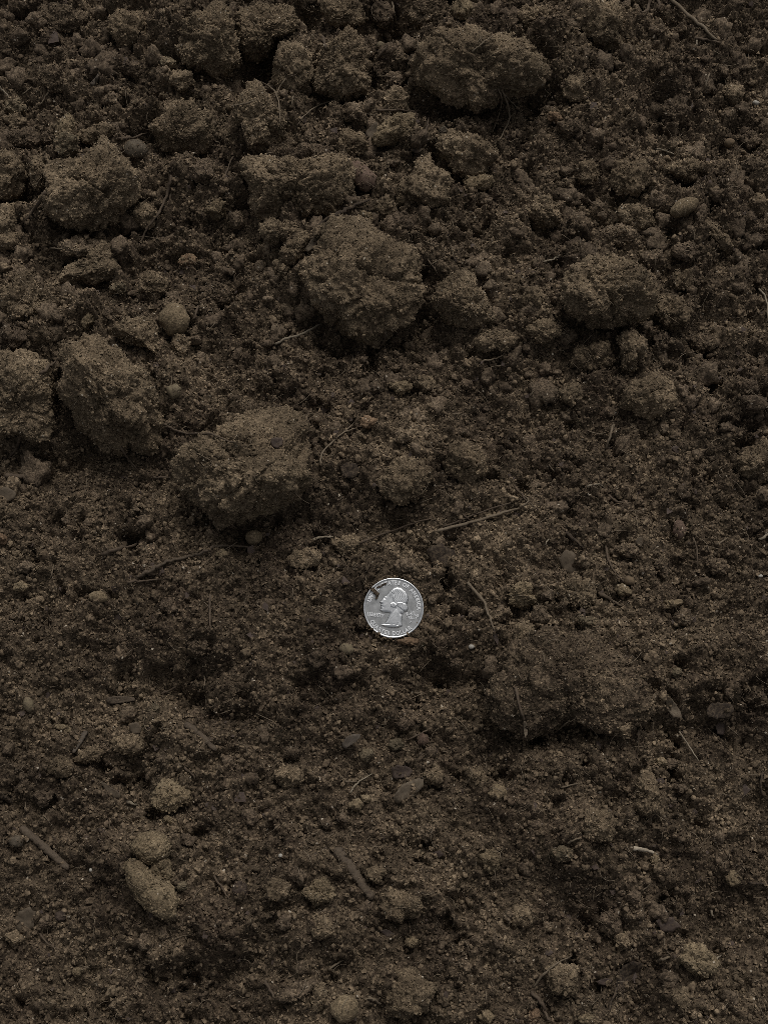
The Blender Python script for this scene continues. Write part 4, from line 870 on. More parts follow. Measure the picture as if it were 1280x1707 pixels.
def scatter(n, r):
    x = r.uniform(-0.205, 0.205, n); y = r.uniform(-0.212, 0.30, n)
    P = np.stack([x, y, surf(x, y)], 1); k, u, v = in_frame(P)
    return P[k & ~on_coin(P)]

def off_lumps(P):
    """leave the traced clods and crumbs free"""
    _, u, v = in_frame(P); k = np.ones(len(P), bool)
    for (p, c, R, th, Rp) in LP: k &= np.hypot(u - c[0], v - c[1]) > R * 1.05
    return k
rg = np.random.default_rng(3)
P = scatter(156000, rg); rad = np.clip(0.00049 * np.exp(0.45 * rg.normal(size=len(P))), 0.00025, 0.0014)
e = 0.0008; gz = np.stack([surf(P[:, 0] - e, P[:, 1]) - surf(P[:, 0] + e, P[:, 1]), surf(P[:, 0], P[:, 1] - e) - surf(P[:, 0], P[:, 1] + e), np.full(len(P), 2 * e)], 1)
gz /= np.linalg.norm(gz, axis=1)[:, None]
P = P + gz * (rad * rg.uniform(-0.1, 1.3, len(P)))[:, None]
v, f = caps(P, gz, rad, rg)
o = obj('soil_grains', mesh_np('soil_grains', v, f), MAT['grains']); o['kind'] = 'stuff'
o['label'] = 'fine loose soil grains strewn over the ground'; o['category'] = 'soil grains'
P = scatter(3800, rg); rad = np.clip(0.0009 * np.exp(0.38 * rg.normal(size=len(P))), 0.0006, 0.0026)
P[:, 2] += rad * rg.uniform(-0.1, 0.6, len(P))
v, f = bits(P, rad, rg, ICO[0], jit=0.30, flat=0.35)
P = scatter(1000, rg); P = P[off_lumps(P)][:450]; rad = np.clip(0.0017 * np.exp(0.28 * rg.normal(size=len(P))), 0.001, 0.0034); P[:, 2] += 0.3 * rad
P = P[np.hypot(P[:, 0] - CX, P[:, 1] - CY) > 0.016]; rad = rad[:len(P)]
v2, f2 = bits(P, rad[:len(P)], rg, ICO[2], jit=0.16, flat=0.5); ctr = np.repeat(P, 162, 0)
v2 = v2 + (v2 - ctr) * (0.6 * fbm3(v2 / 0.0022, 88, 3, .6))[:, None]
f = np.concatenate([f, f2 + len(v)]); v = np.concatenate([v, v2])
P = scatter(4200, rg); P = P[off_lumps(P)]; P = P[rg.random(len(P)) < 0.12 + 0.88 * np.clip((P[:, 1] + 0.02) / 0.09, 0, 1)][:640]; P = P[np.hypot(P[:, 0] - CX, P[:, 1] - CY) > 0.022]
rad = np.clip((0.0027 + 0.0012 * np.clip(P[:, 1] / 0.12, 0, 1)) * np.exp(0.38 * rg.normal(size=len(P))), 0.0016, 0.0078); P[:, 2] -= 0.1 * rad
v3, f3 = bits(P, rad, rg, ICO[2], jit=0.12, flat=0.55); ctr = np.repeat(P, 162, 0); dr = v3 - ctr; rr_ = np.repeat(rad, 162)
v3 = v3 + dr * (0.55 * fbm3(v3 / 0.0042, 97, 3, .6))[:, None] + 0.0009 * (dr / rr_[:, None]) * (lumps3(v3, 0.0019, 99) - 0.3)[:, None]
o3 = obj('rough_crumbs', mesh_np('rough_crumbs', v3, f3), MAT['mid']); o3['kind'] = 'stuff'
o3['label'] = 'rough crumbs of soil packed between the clods'; o3['category'] = 'soil crumbs'
o = obj('fine_crumbs', mesh_np('fine_crumbs', v, f), MAT['grains']); o['kind'] = 'stuff'
o['label'] = 'small loose soil crumbs too many to count'; o['category'] = 'soil crumbs'

m = 240; x = rg.uniform(-.62, .62, m); y = rg.uniform(-.62, .72, m); out = (np.abs(x) > .2) | (y < -.207) | (y > .295); x, y = x[out], y[out]
rad = np.clip(0.0035 * np.exp(0.5 * rg.normal(size=len(x))), 0.0015, 0.014)
i = np.clip(np.searchsorted(FX, x), 0, len(FX) - 1); j = np.clip(np.searchsorted(FY, y), 0, len(FY) - 1)
v, f = bits(np.stack([x, y, Z2[j, i] + .2 * rad], 1), rad, rg, ICO[2], jit=.10, flat=.4)
ctr = np.repeat(np.stack([x, y, Z2[j, i]], 1), 162, 0); v = v + (v - ctr) * (0.4 * fbm3(v / 0.006, 98, 3, .6))[:, None]
o = obj('surrounding_crumbs', mesh_np('surrounding_crumbs', v, f), MAT['mid']); o['kind'] = 'stuff'
o['label'] = 'loose clods and crumbs on the soil further out'; o['category'] = 'soil crumbs'

# ------------------------------------------------------------------ clods, crumbs, stones
NAMES = {'clod': ('soil_clod', 'soil clod', 'clods of soil'), 'crumb': ('soil_crumb', 'soil crumb', 'soil crumbs picked out'), 'pebble': ('pebble', 'pebble', 'pebbles in the soil')}
GRAINS_OF = {'mid': 'grains', 'slate': 'grains', 'grey': 'grains', 'red': 'grains', 'dry': 'dry_grains', 'tan': 'tan_grains', 'ground': 'grains', 'olive': 'dry_grains', 'rust': 'tan_grains'}
FACES = {'huge boulder': [((-.68, -.42, .60), .42), ((.25, .55, .80), .66), ((.75, -.1, .65), .62), ((.1, -.8, .6), .7)],
         'big flat topped': [((0, .62, .78), .55), ((.08, -.72, .69), .76), ((-.6, -.2, .77), .7)],
         'big round clod': [((-.3, .6, .74), .72), ((.4, -.6, .7), .72)],
         'broad rough': [((-.2, .5, .84), .66), ((.5, -.5, .7), .7)],
         'largest clod': [((.1, .7, .7), .62), ((0, -.6, .8), .66)],
         'long double': [((-.1, .6, .79), .7), ((0, -.6, .8), .72)]}
CRACKS = {'broad cracked': [(596, 442), (622, 446), (645, 457), (668, 468), (690, 472)], 'big flat topped': [(352, 716), (372, 724), (395, 735), (415, 738)], 'huge boulder': [(246, 690), (256, 715), (262, 742)]}
def lump(i, L_, prof):
    kind, tile, shp, lift, dep, mat, label = L_; p, c, R, th, Rp = prof
    if kind == 'crumb' and mat == 'dry' and (R < 15 or i % 3 == 0): mat = 'mid'
    r = np.random.default_rng(1000 + i)
    _, t0 = hit(np.float64(c[0]), np.float64(c[1]), surf)
    Rm = R * t0 / FPX
    C, t = hit(np.float64(c[0]), np.float64(c[1]), lambda x, y: surf_s(x, y) + 0.0010, ((0.06 + 0.9 * lift) if kind == 'clod' else (0.10 + 1.0 * lift)) * Rm * 0.9)
    s = t / FPX; Rm = R * s
    lvl = 5 if R > 44 else 4 if R > 22 else 3 if R > 6 else 2
    soft = kind == 'clod' and mat == 'tan' and isinstance(shp, list) and tile == 'J'   # water-rounded clods
    D, F = ICO[lvl]
    a, b, cc = D[:, 0], D[:, 1], D[:, 2]
    Rt = np.interp(np.arctan2(b, a), np.r_[th, math.pi], np.r_[Rp, Rp[0]])
    sr = np.sqrt(a * a + b * b)
    sp = np.maximum(sr, 1e-6)
    squar = 0.86 if kind == 'clod' else 1.0                       # clods are blocky, beads are round
    plan = Rt * s * sr ** squar
    v = np.stack([plan * a / sp, plan * b / sp, Rm * dep * np.sign(cc) * np.abs(cc) ** squar], 1)
    big = Rm > 0.0045
    if lift > 0.3 and ((kind == 'clod' and not soft) or (kind == 'crumb' and R > 8)):               # broken faces
        cuts = next((c_ for k_, c_ in FACES.items() if label.startswith(k_)), None)
        for j in range(len(cuts) if cuts else 6):
            n = r.normal(size=3); n[2] = abs(n[2]) + 0.4; lm = r.uniform(0.52, 0.88)
            if cuts: n, lm = np.array(cuts[j][0]), cuts[j][1]
            n = n / np.linalg.norm(n); e = v @ n; lim = lm * e.max()
            over = np.maximum(e - lim, 0); v = v - (over * 0.68)[:, None] * n
    nrm = v / np.linalg.norm(v, axis=1)[:, None]
    w = v @ np.stack([RT, UP, BK]); n3 = nrm @ np.stack([RT, UP, BK]); q = w + C
    if kind == 'pebble' or soft:
        smooth = 0.10 if soft else 0.07 if mat in ('white', 'yellow', 'orange', 'red', 'grey', 'slate') else 0.035
        dsp = Rm * smooth * fbm3(q * (1.3 / Rm), 300 + i, 2)
        if mat in ('tan', 'olive'): dsp = dsp + 0.00022 * lumps3(q, 0.0009, 17)
    else:
        rough = 1.15 if lvl > 3 else 1.8
        dsp = rough * Rm * 0.17 * fbm3(q * (1.15 / Rm), 300 + i, 4, 0.6)
        if lvl >= 4: dsp = dsp + 0.0022 * (lumps3(q, 0.0046, 23) - 0.35) + 0.0014 * (lumps3(q, 0.0024, 29) - 0.35)
        if Rm > 0.007:                                            # fissures
            fz = np.abs(fbm3(q * (0.75 / Rm) + 5, 700 + i, 2)); dsp = dsp - 0.10 * Rm * np.clip(1 - fz / 0.07, 0, 1)
        if lvl < 4: dsp = dsp + 0.0009 * (lumps3(q, 0.0018, 29) - 0.3)
        ck = next((c_ for k_, c_ in CRACKS.items() if label.startswith(k_)), None)
        if ck:
            _, uu, vv_ = in_frame(q); d_ = np.full(len(q), 1e9)
            for (x0, y0), (x1, y1) in zip(ck[:-1], ck[1:]):
                tt = np.clip(((uu - x0) * (x1 - x0) + (vv_ - y0) * (y1 - y0)) / ((x1 - x0) ** 2 + (y1 - y0) ** 2), 0, 1); d_ = np.minimum(d_, np.hypot(uu - x0 - tt * (x1 - x0), vv_ - y0 - tt * (y1 - y0)))
            dsp = dsp - 0.0035 * np.exp(-(d_ / 3.2) ** 2)
        dsp = dsp + (0.00040 if lvl > 4 else 0.00028 if lvl > 3 else 0.00016) * r.normal(size=len(q))
    if soft: dsp = dsp + 0.00017 * r.normal(size=len(q)) + 0.0008 * (lumps3(q, 0.003, 37) - 0.35)
    w = w + n3 * dsp[:, None]
    nm, cat, grp = NAMES[kind]
    deepv = (w + C)[:, 2] < surf_s((w + C)[:, 0], (w + C)[:, 1]) - 0.0035
    F = F[~deepv[F].all(1)]; use = np.unique(F); rm = np.full(len(w), -1); rm[use] = np.arange(len(use)); F = rm[F]; w = w[use]   # what is buried is soil
    o = obj(nm, mesh_np(nm, w, F), MAT[mat], loc=C)
    tag(o, label, cat, grp)
    if Rm > (0.0032 if kind != 'pebble' else 0.002) and mat in GRAINS_OF and not (kind == 'pebble' and mat in ('tan', 'olive')):     # the coat of loose grains on it
        tri = w[F]; ar = 0.5 * np.linalg.norm(np.cross(tri[:, 1] - tri[:, 0], tri[:, 2] - tri[:, 0]), axis=1)
        n = int(ar.sum() / ((1.15 if R > 30 else 1.1 if kind != 'pebble' else 2.2) * MM * MM)); k = r.choice(len(F), n, p=ar / ar.sum())
        u1, u2 = r.random(n), r.random(n); fl = u1 + u2 > 1; u1[fl], u2[fl] = 1 - u1[fl], 1 - u2[fl]
        Q = tri[k, 0] + u1[:, None] * (tri[k, 1] - tri[k, 0]) + u2[:, None] * (tri[k, 2] - tri[k, 0])
        Wd = Q + C; fnz = np.cross(tri[:, 1] - tri[:, 0], tri[:, 2] - tri[:, 0])[k]; fnz /= np.linalg.norm(fnz, axis=1)[:, None] + 1e-12
        keep = (Wd[:, 2] > surf(Wd[:, 0], Wd[:, 1]) - 0.0003) & ((fnz @ BK > -0.2) | (fnz[:, 2] > 0.1)) & ~on_coin(Wd, 0.0122)
        Q = Q[keep]; k = k[keep]; gr = np.clip(0.00036 * np.exp(0.4 * r.normal(size=len(Q))), 0.00018, 0.001)
        if len(Q) > 5:
            fn = np.cross(tri[:, 1] - tri[:, 0], tri[:, 2] - tri[:, 0])[k]; fn /= np.linalg.norm(fn, axis=1)[:, None] + 1e-12
            gv_, gf_ = caps(Q + fn * (gr * r.uniform(0, .8, len(gr)))[:, None], fn, gr, r)
            g = obj('grain_coat', mesh_np('grain_coat', gv_, gf_), MAT[GRAINS_OF[mat]], o); g['kind'] = 'stuff'
    return o
for i, (L_, pr) in enumerate(zip(LUMPS, LP)): lump(i, L_, pr)

# ------------------------------------------------------------------ strands: roots, twigs, straws
def catmull(p, n):
    p = np.asarray(p, float); q = np.concatenate([[2 * p[0] - p[1]], p, [2 * p[-1] - p[-2]]]); out = []
    for i in range(1, len(q) - 2):
        for t in np.arange(n) / n:
            out.append(0.5 * (2 * q[i] + (q[i + 1] - q[i - 1]) * t + (2 * q[i - 1] - 5 * q[i] + 4 * q[i + 1] - q[i + 2]) * t * t + (3 * q[i] - q[i - 1] - 3 * q[i + 1] + q[i + 2]) * t ** 3))
    out.append(p[-1]); return np.array(out)

def tube(path, rad, sides, r, rough=0.0, flat=1.0):
    n = len(path); T = np.gradient(path, axis=0); T /= np.linalg.norm(T, axis=1)[:, None]
    A = np.cross(T, np.array([0, 0, 1.0]) + 1e-4); A /= np.linalg.norm(A, axis=1)[:, None]; B = np.cross(A, T)
    an = np.arange(sides) / sides * 2 * math.pi
    ring = rad[:, None] * (1 + rough * (r.random((n, sides)) * 2 - 1)) * (1 + rough * 1.2 * (r.random((1, sides)) * 2 - 1))
    v = path[:, None, :] + ring[..., None] * (np.cos(an)[None, :, None] * A[:, None, :] + flat * np.sin(an)[None, :, None] * B[:, None, :])
    v = np.concatenate([v.reshape(-1, 3), path[:1] - T[:1] * rad[0] * .4, path[-1:] + T[-1:] * rad[-1] * .4])
    f = []
    for i in range(n - 1):
        for j in range(sides):
            a, b = i * sides + j, i * sides + (j + 1) % sides
            f += [(a, b, b + sides), (a, b + sides, a + sides)]
    e0, e1 = n * sides, n * sides + 1
    for j in range(sides):
        f.append((e0, (j + 1) % sides, j)); f.append((e1, (n - 1) * sides + j, (n - 1) * sides + (j + 1) % sides))
    return v, np.array(f)

# the soil with the clods on it, as a height map, so that roots and chips lie on what is under them
dg = bpy.context.evaluated_depsgraph_get()
def top_z(x, y, z_hi=0.09):
    ok, loc, *_ = SC.ray_cast(dg, Vector((x, y, z_hi)), Vector((0, 0, -1)))
    return loc.z if ok else float(surf(x, y))
def hit_top(px, py):
    """first solid thing under a pixel"""
    d = Vector(ray(np.float64(px), np.float64(py))); d.normalize()
    ok, loc, *_ = SC.ray_cast(dg, Vector(CAMP), d)
    return np.array(loc)

CATS = {'twig': ('twig', 'twigs and sticks'), 'rootlet': ('root', 'thin roots and straws'), 'wood_chip': ('wood chip', 'chips and flakes of wood'), 'leaf_scrap': ('leaf scrap', 'scraps of dead leaf')}
def strand(i, S):
    nm, tile, pts, w, mat, rise, label = S; r = np.random.default_rng(3000 + i)
    px = catmull(to_px(tile, pts), 14 if w >= 8 else 5)
    px = np.stack([np.clip(px[:, 0], -25, W0 + 25), np.clip(px[:, 1], -25, H0 + 25)], 1)
    Q = np.array([hit_top(a, b) for a, b in px]); dep = -((Q - CAMP) @ BK)
    pd = np.pad(dep, 2, mode='edge'); near = np.min([pd[k:k + len(dep)] for k in range(5)], 0)   # a root spans the dips under it
    sm = np.convolve(np.pad(dep, 3, mode='edge'), np.ones(7) / 7, 'valid'); dep = np.minimum(dep + 0.0004, 0.5 * sm + 0.5 * near)
    dep = np.convolve(np.pad(dep, 1, mode='edge'), [.25, .5, .25], 'valid')
    s = dep.mean() / FPX; rad0 = 0.58 * w * s
    n = len(px); u = np.linspace(0, 1, n)
    prof = np.sin(np.clip(u * 1.06 + 0.02, 0, 1) * math.pi)
    dep = dep - min(rise, 1.6) * 0.45 * MM * np.sqrt(np.maximum(prof, 0)) - rad0 * 0.35 + 0.0006 * (1 - np.minimum(1, prof * 4))
    path = CAMP + dep[:, None] * ray(px[:, 0], px[:, 1])
    thick = w >= 8; wob = 0.04 if thick else 0.25
    if thick: dep = np.polyval(np.polyfit(u, dep, 1), u) + rad0 * 0.5
    path = CAMP + dep[:, None] * ray(px[:, 0], px[:, 1])
    rad = rad0 * 0.92 * (1.0 - 0.2 * u) * (1 + 0.16 * grad2(u * 9 + i, u * 0 + .5, 5)) * np.clip(np.minimum(u, 1 - u) * 14 + .45, 0, 1) if thick else rad0 * (1.0 - 0.45 * u) * (1 + 0.10 * r.normal(size=n))
    path = path + (RT * (r.normal(size=n) * rad0 * wob)[:, None] + UP * (r.normal(size=n) * rad0 * wob)[:, None])
    v, f = tube(path, np.maximum(rad, 0.00012), 14 if thick else 6, r, 0.15 if thick else 0.10)
    o_ = path[n // 2]
    o = obj(nm, mesh_np(nm, v - o_, f), MAT[mat], loc=o_)
    cat, grp = CATS[nm]; tag(o, label, cat, grp)
for i, S in enumerate(STRANDS): strand(i, S)

# hair roots too fine and too many to tell apart
rh = np.random.default_rng(77); VV, FF, off = [], [], 0
for _ in range(1900):
    a = rh.uniform(0, 6.28); ln = 7 + 38 * rh.random() ** 2.4; k = rh.normal() * 0.8; n = 5
    t = np.linspace(0, 1, n); an = a + k * t * 2
    x = rh.uniform(0, W0) + np.cumsum(np.cos(an)) * ln / n; y = rh.uniform(0, H0) + np.cumsum(np.sin(an)) * ln / n
    if np.hypot(x - COIN_PX[0], y - COIN_PX[1]).min() < 58: continue
    Q = np.array([hit_top(p, q) for p, q in zip(x, y)]); dep = -((Q - CAMP) @ BK)
    dep = 0.5 * dep + 0.5 * dep.min() - 0.0003 - 0.0005 * np.sin(t * math.pi)
    v, f = tube(CAMP + dep[:, None] * ray(x, y), np.full(n, rh.uniform(0.00008, 0.00019)), 3, rh)
    VV.append(v); FF.append(f + off); off += len(v)
o = obj('root_hairs', mesh_np('root_hairs', np.concatenate(VV), np.concatenate(FF)), MAT['root']); o['kind'] = 'stuff'
o['label'] = 'hair fine root threads scattered through the soil'; o['category'] = 'root hairs'

# crumbled plant scraps, dark and thin
Q = scatter(900, rh); r_ = np.clip(0.0012 * np.exp(.45 * rh.normal(size=len(Q))), .0006, .003); Q[:, 2] += 0.0004
v, f = bits(Q, r_, rh, jit=.5, flat=0.3); ctr = np.repeat(Q, 6, 0); tl = rh.normal(size=(len(Q), 3)) * .35 + np.array([0, -.2, 1]); tl /= np.linalg.norm(tl, axis=1)[:, None]; tl = np.repeat(tl, 6, 0)
e = v - ctr; v = ctr + e - tl * ((e * tl).sum(1) * .84)[:, None]
o = obj('plant_scraps', mesh_np('plant_scraps', v, f, False), MAT['leaf']); o['kind'] = 'stuff'
o['label'] = 'tiny dark scraps of rotted leaf and bark mixed into the soil'; o['category'] = 'plant scraps'

# ------------------------------------------------------------------ flakes: chips, bark, leaf scraps
def flake(i, S):
    nm, tile, pts, th_mm, tilt, curl, mat, rise, label = S; r = np.random.default_rng(5000 + i)
    p = to_px(tile, pts); c, R, th, Rp = profile(p)
    Q = hit_top(c[0], c[1]); s = -((Q - CAMP) @ BK) / FPX
    ring = 28; ths = np.arange(ring) / ring * 2 * math.pi - math.pi
    Rr = np.interp(ths, np.r_[th, math.pi], np.r_[Rp, Rp[0]]) * (1 + 0.05 * r.normal(size=ring)) * s
    an0 = r.uniform(0, math.pi); Rm = R * s
    tiltv = math.radians(tilt); N = np.array([r.normal() * .08, -math.sin(math.radians(14) + tiltv * .3), 1.0]); N /= np.linalg.norm(N)
    levels = [0.0, 0.35, 0.7, 1.0]; top = []
    for l in levels[1:]:
        x, y = Rr * l * np.cos(ths), Rr * l * np.sin(ths)
        top.append(np.stack([x, y], 1))
    xy = np.concatenate([[[0, 0]]] + top)
    bend = curl * ((xy[:, 0] * math.cos(an0) + xy[:, 1] * math.sin(an0)) ** 2) / Rm
    bend = bend + 0.10 * Rm * fbm2(xy[:, 0] / Rm * 1.5 + i, xy[:, 1] / Rm * 1.5, 60 + i, 2)
    planar = lambda z: xy[:, :1] * RT + xy[:, 1:] * UP + z[:, None] * N
    t = th_mm * MM
    vt, vb = planar(bend + t * .5), planar(bend - t * .5)
    v = np.concatenate([vt, vb]); m = len(vt); f = []
    for j in range(ring):
        k = (j + 1) % ring
        f += [(0, 1 + j, 1 + k), (m, m + 1 + k, m + 1 + j)]
        for l in range(2):
            a, b = 1 + l * ring, 1 + (l + 1) * ring
            f += [(a + j, b + j, b + k), (a + j, b + k, a + k), (m + a + j, m + b + k, m + b + j), (m + a + j, m + a + k, m + b + k)]
        e = 1 + 2 * ring; f += [(e + j, m + e + j, m + e + k), (e + j, m + e + k, e + k)]
    sp = c + (p - c) * 0.75; sp = np.concatenate([sp, c + (p - c) * 0.4, [c]])
    off = np.array([(hit_top(a, b) - Q) @ N for a, b in sp])
    up = np.clip(np.percentile(off, 72), 0, 0.35 * Rm + 0.001)
    d0 = ray(np.float64(c[0]), np.float64(c[1])); C = Q - d0 * ((up + t * 0.6) / -(d0 @ N))
    o = obj(nm, mesh_np(nm, v, np.array(f)), MAT[mat], loc=C)
    cat, grp = CATS[nm]; tag(o, label, cat, grp)
for i, S in enumerate(FLAKES): flake(i, S)

# ------------------------------------------------------------------ the coin
def metal(name, col, rough, scale=900, amt=0.25):
    m = bpy.data.materials.new(name); m.use_nodes = True; N = m.node_tree.nodes; L = m.node_tree.links; bs = N['Principled BSDF']
    bs.inputs['Metallic'].default_value = 1.0
    tc = N.new('ShaderNodeTexCoord'); n = N.new('ShaderNodeTexNoise'); n.inputs['Scale'].default_value = scale; n.inputs['Detail'].default_value = 4
    L.new(tc.outputs['Object'], n.inputs['Vector'])
    r = N.new('ShaderNodeValToRGB'); r.color_ramp.elements[0].position = .3; r.color_ramp.elements[1].position = .7
    r.color_ramp.elements[0].color = (*[c * (1 - amt) for c in col], 1); r.color_ramp.elements[1].color = (*col, 1)
    L.new(n.outputs['Fac'], r.inputs['Fac']); L.new(r.outputs['Color'], bs.inputs['Base Color'])
    mr = N.new('ShaderNodeMapRange'); mr.inputs['To Min'].default_value = rough * .8; mr.inputs['To Max'].default_value = rough * 1.25
    L.new(n.outputs['Fac'], mr.inputs['Value']); L.new(mr.outputs[0], bs.inputs['Roughness'])
    return m
M_FIELD = metal('worn_nickel_field', (0.47, 0.473, 0.465), 0.45, 330, .35); M_RAISED = metal('worn_nickel_relief', (0.66, 0.67, 0.67), 0.42, amt=.2); M_LETTER = metal('bright_worn_lettering', (0.80, 0.805, 0.80), 0.45, amt=.08)

coin = bpy.data.objects.new('quarter_coin', None); COL.objects.link(coin)
cz = CN; cx_ = np.cross(UP, cz); cx_ /= np.linalg.norm(cx_); cy_ = np.cross(cz, cx_)
# seated with its face plane meeting the sight line of its centre
Cc, _ = hit(np.float64(COIN_PX[0]), np.float64(COIN_PX[1]), FLAT, COIN_Z + 0.0019)
Mx = Matrix(((cx_[0], cy_[0], cz[0], Cc[0]), (cx_[1], cy_[1], cz[1], Cc[1]), (cx_[2], cy_[2], cz[2], Cc[2]), (0, 0, 0, 1)))
coin.matrix_world = Mx
tag(coin, 'silver grey quarter dollar coin lying on the soil', 'coin')
bpy.context.view_layer.update()

def lathe(prof, seg, reed=0.0):
    a = np.arange(seg) / seg * 2 * math.pi; v = []
    for (r, z, k) in prof:
        rr = r + (reed * (np.arange(seg) % 2) * k)
        v.append(np.stack([rr * np.cos(a), rr * np.sin(a), np.full(seg, z)], 1))
    v = np.concatenate(v) * MM; f = []
    for i in range(len(prof) - 1):
        b = i * seg + np.arange(seg); c = i * seg + (np.arange(seg) + 1) % seg
        f.append(np.stack([b, c, c + seg, b + seg], 1))
    return v, np.concatenate(f)
# face of the field is z = 0; body below it
v, f = lathe([(0.01, 0, 0), (6, 0, 0), (11.2, 0, 0), (11.2, -1.55, 0), (6, -1.55, 0), (0.01, -1.55, 0)][::-1], 120)
obj('disc', mesh_np('disc', v, f, False), M_FIELD, coin)
v, f = lathe([(11.15, -1.6, 0), (12.0, -1.55, 0), (12.13, -1.4, 1), (12.13, 0.1, 1), (12.02, 0.22, 0), (11.75, 0.27, 0), (11.45, 0.22, 0), (11.28, 0.02, 0), (11.15, -0.05, 0)], 238, -0.07)
obj('rim', mesh_np('rim', v, f), M_RAISED, coin)

# bust in profile: height fields raised from traced outlines (notes in a close-up of 35.4 units to a millimetre)
def cpt(p): return (np.array(p, float) - np.array([648, 626])) * np.array([1, -1]) / 35.4
def inside(x, y, p):
    k = np.zeros(x.shape, bool); d = np.full(x.shape, 1e9); n = len(p)
    for i in range(n):
        x0, y0 = p[i]; x1, y1 = p[(i + 1) % n]
        c = ((y0 > y) != (y1 > y)) & (x < (x1 - x0) * (y - y0) / (y1 - y0 + 1e-12) + x0); k ^= c
        t = np.clip(((x - x0) * (x1 - x0) + (y - y0) * (y1 - y0)) / ((x1 - x0) ** 2 + (y1 - y0) ** 2 + 1e-12), 0, 1)
        d = np.minimum(d, np.hypot(x - x0 - t * (x1 - x0), y - y0 - t * (y1 - y0)))
    return k, d
BUST = [(540,452),(590,390),(630,348),(690,325),(760,340),(820,390),(850,440),(862,500),(850,545),(838,572),(852,612),(856,642),(840,676),(800,684),(788,716),(755,704),(775,740),(768,780),(765,830),(772,880),(715,906),(620,907),(520,892),(458,860),(515,842),(548,795),(572,745),(592,700),(540,690),(482,684),(448,652),(468,632),(455,616),(472,598),(458,584),(474,566),(442,545),(470,520),(488,495),(520,460)]
HAIR = [(600,395),(640,350),(690,328),(760,343),(818,392),(848,442),(859,500),(848,545),(800,560),(740,560),(690,600),(660,610),(640,575),(650,520),(630,470),(655,430)]
CURL1 = [(600,560),(650,545),(690,575),(690,615),(650,625),(605,605)]
CURL2 = [(700,550),(760,545),(830,575),(852,615),(850,650),(825,676),(780,660),(735,625),(700,600)]
NECK = [(690,635),(640,690),(575,770),(520,842),(600,860),(690,870),(715,830),(705,760),(712,690)]
LAPEL = [(462,860),(540,862),(640,855),(700,870),(730,884),(690,903),(600,903),(520,888)]
g = 150; ax = np.linspace(-6.5, 6.5, g); bx, by = np.meshgrid(ax, np.linspace(-8.3, 8.8, int(g * 1.3)))
def puff(poly, wdt, hgt):
    k, d = inside(bx, by, cpt(poly)); u = np.clip(d / wdt, 0, 1); return np.where(k, hgt * np.sqrt(1 - (1 - u) ** 2), 0), k
zb, kb = puff(BUST, 1.1, 0.55)
for poly, wdt, hgt in ((HAIR, .6, .10), (CURL1, .6, .15), (CURL2, .6, .16), (NECK, .9, .12), (LAPEL, .4, .10)):
    h_, k_ = puff(poly, wdt, hgt); zb = zb + h_
    if poly is HAIR: zb = zb + np.where(k_, 0.012 * np.sin((bx * 0.75 + by * 1.0 + 0.5 * np.sin(by * 1.3)) * 9.0), 0)
    if poly is CURL2: zb = zb + np.where(k_, 0.018 * np.sin((bx * 1.0 + by * 0.35) * 6.5), 0)
for (ex, ey, er, eh) in ((528, 492, .28, -.10), (500, 612, .25, -.05), (560, 590, .8, .05), (600, 420, .7, .04), (575, 650, .6, .04)):
    e = cpt((ex, ey)); zb = zb + eh * np.exp(-((bx - e[0]) ** 2 + (by - e[1]) ** 2) / (2 * er * er)) * kb
kk = kb[:-1, :-1] & kb[1:, :-1] & kb[:-1, 1:] & kb[1:, 1:]
ii = np.arange(bx.size).reshape(bx.shape)
q4 = np.stack([ii[:-1, :-1], ii[:-1, 1:], ii[1:, 1:], ii[1:, :-1]], -1)[kk]
vv = np.stack([bx.ravel(), by.ravel(), np.where(kb, zb + 0.02, 0).ravel()], 1) * MM
use = np.unique(q4); remap = np.full(bx.size, -1); remap[use] = np.arange(len(use))
obj('portrait', mesh_np('portrait', vv[use], remap[q4]), M_RAISED, coin)

# lettering
def glyph(ch):
    c = bpy.data.curves.new('glyph', 'FONT'); c.body = ch; c.size = 1.0; c.extrude = 0.10; c.bevel_depth = 0.025; c.offset = 0.03; c.align_x = 'CENTER'; c.resolution_u = 3
    o = bpy.data.objects.new('glyph', c); COL.objects.link(o); bpy.context.view_layer.update()
    ev = o.evaluated_get(bpy.context.evaluated_depsgraph_get()); me = ev.to_mesh(); me.calc_loop_triangles()
    v = np.empty(len(me.vertices) * 3); me.vertices.foreach_get('co', v)
    f = np.empty(len(me.loop_triangles) * 3, np.int32); me.loop_triangles.foreach_get('vertices', f)
    ev.to_mesh_clear(); bpy.data.objects.remove(o); bpy.data.curves.remove(c)
    return v.reshape(-1, 3), f.reshape(-1, 3)
GLY = {ch: glyph(ch) for ch in set('UNITEDSTATESOFAMERICALIBERTYQUARTERDOLLARINGODWETRUSTP')}
WID = {'I': .45, 'M': 1.2, 'W': 1.25, 'L': .8, 'T': .85, 'E': .85, 'F': .85, ' ': .6}
def inscription(text, place, size, label):
    VV, FF, off = [], [], 0
    adv = np.array([WID.get(c, 1.0) for c in text]); pos = (np.cumsum(adv) - adv / 2) / adv.sum()
    for ch, u in zip(text, pos):
        if ch == ' ': continue
        v, f = GLY[ch]; x, y, rot = place(u); c, s = math.cos(rot), math.sin(rot)
        w = v * np.array([size * 1.05, size * 1.2, 1.0]); w = w - np.array([0, size * 0.42, 0])
        w = np.stack([x + w[:, 0] * c - w[:, 1] * s, y + w[:, 0] * s + w[:, 1] * c, w[:, 2] + 0.06], 1)
        VV.append(w); FF.append(f + off); off += len(w)
    o = obj('inscription', mesh_np('inscription', np.concatenate(VV) * MM, np.concatenate(FF), False), M_LETTER, coin)
    o['label'] = label
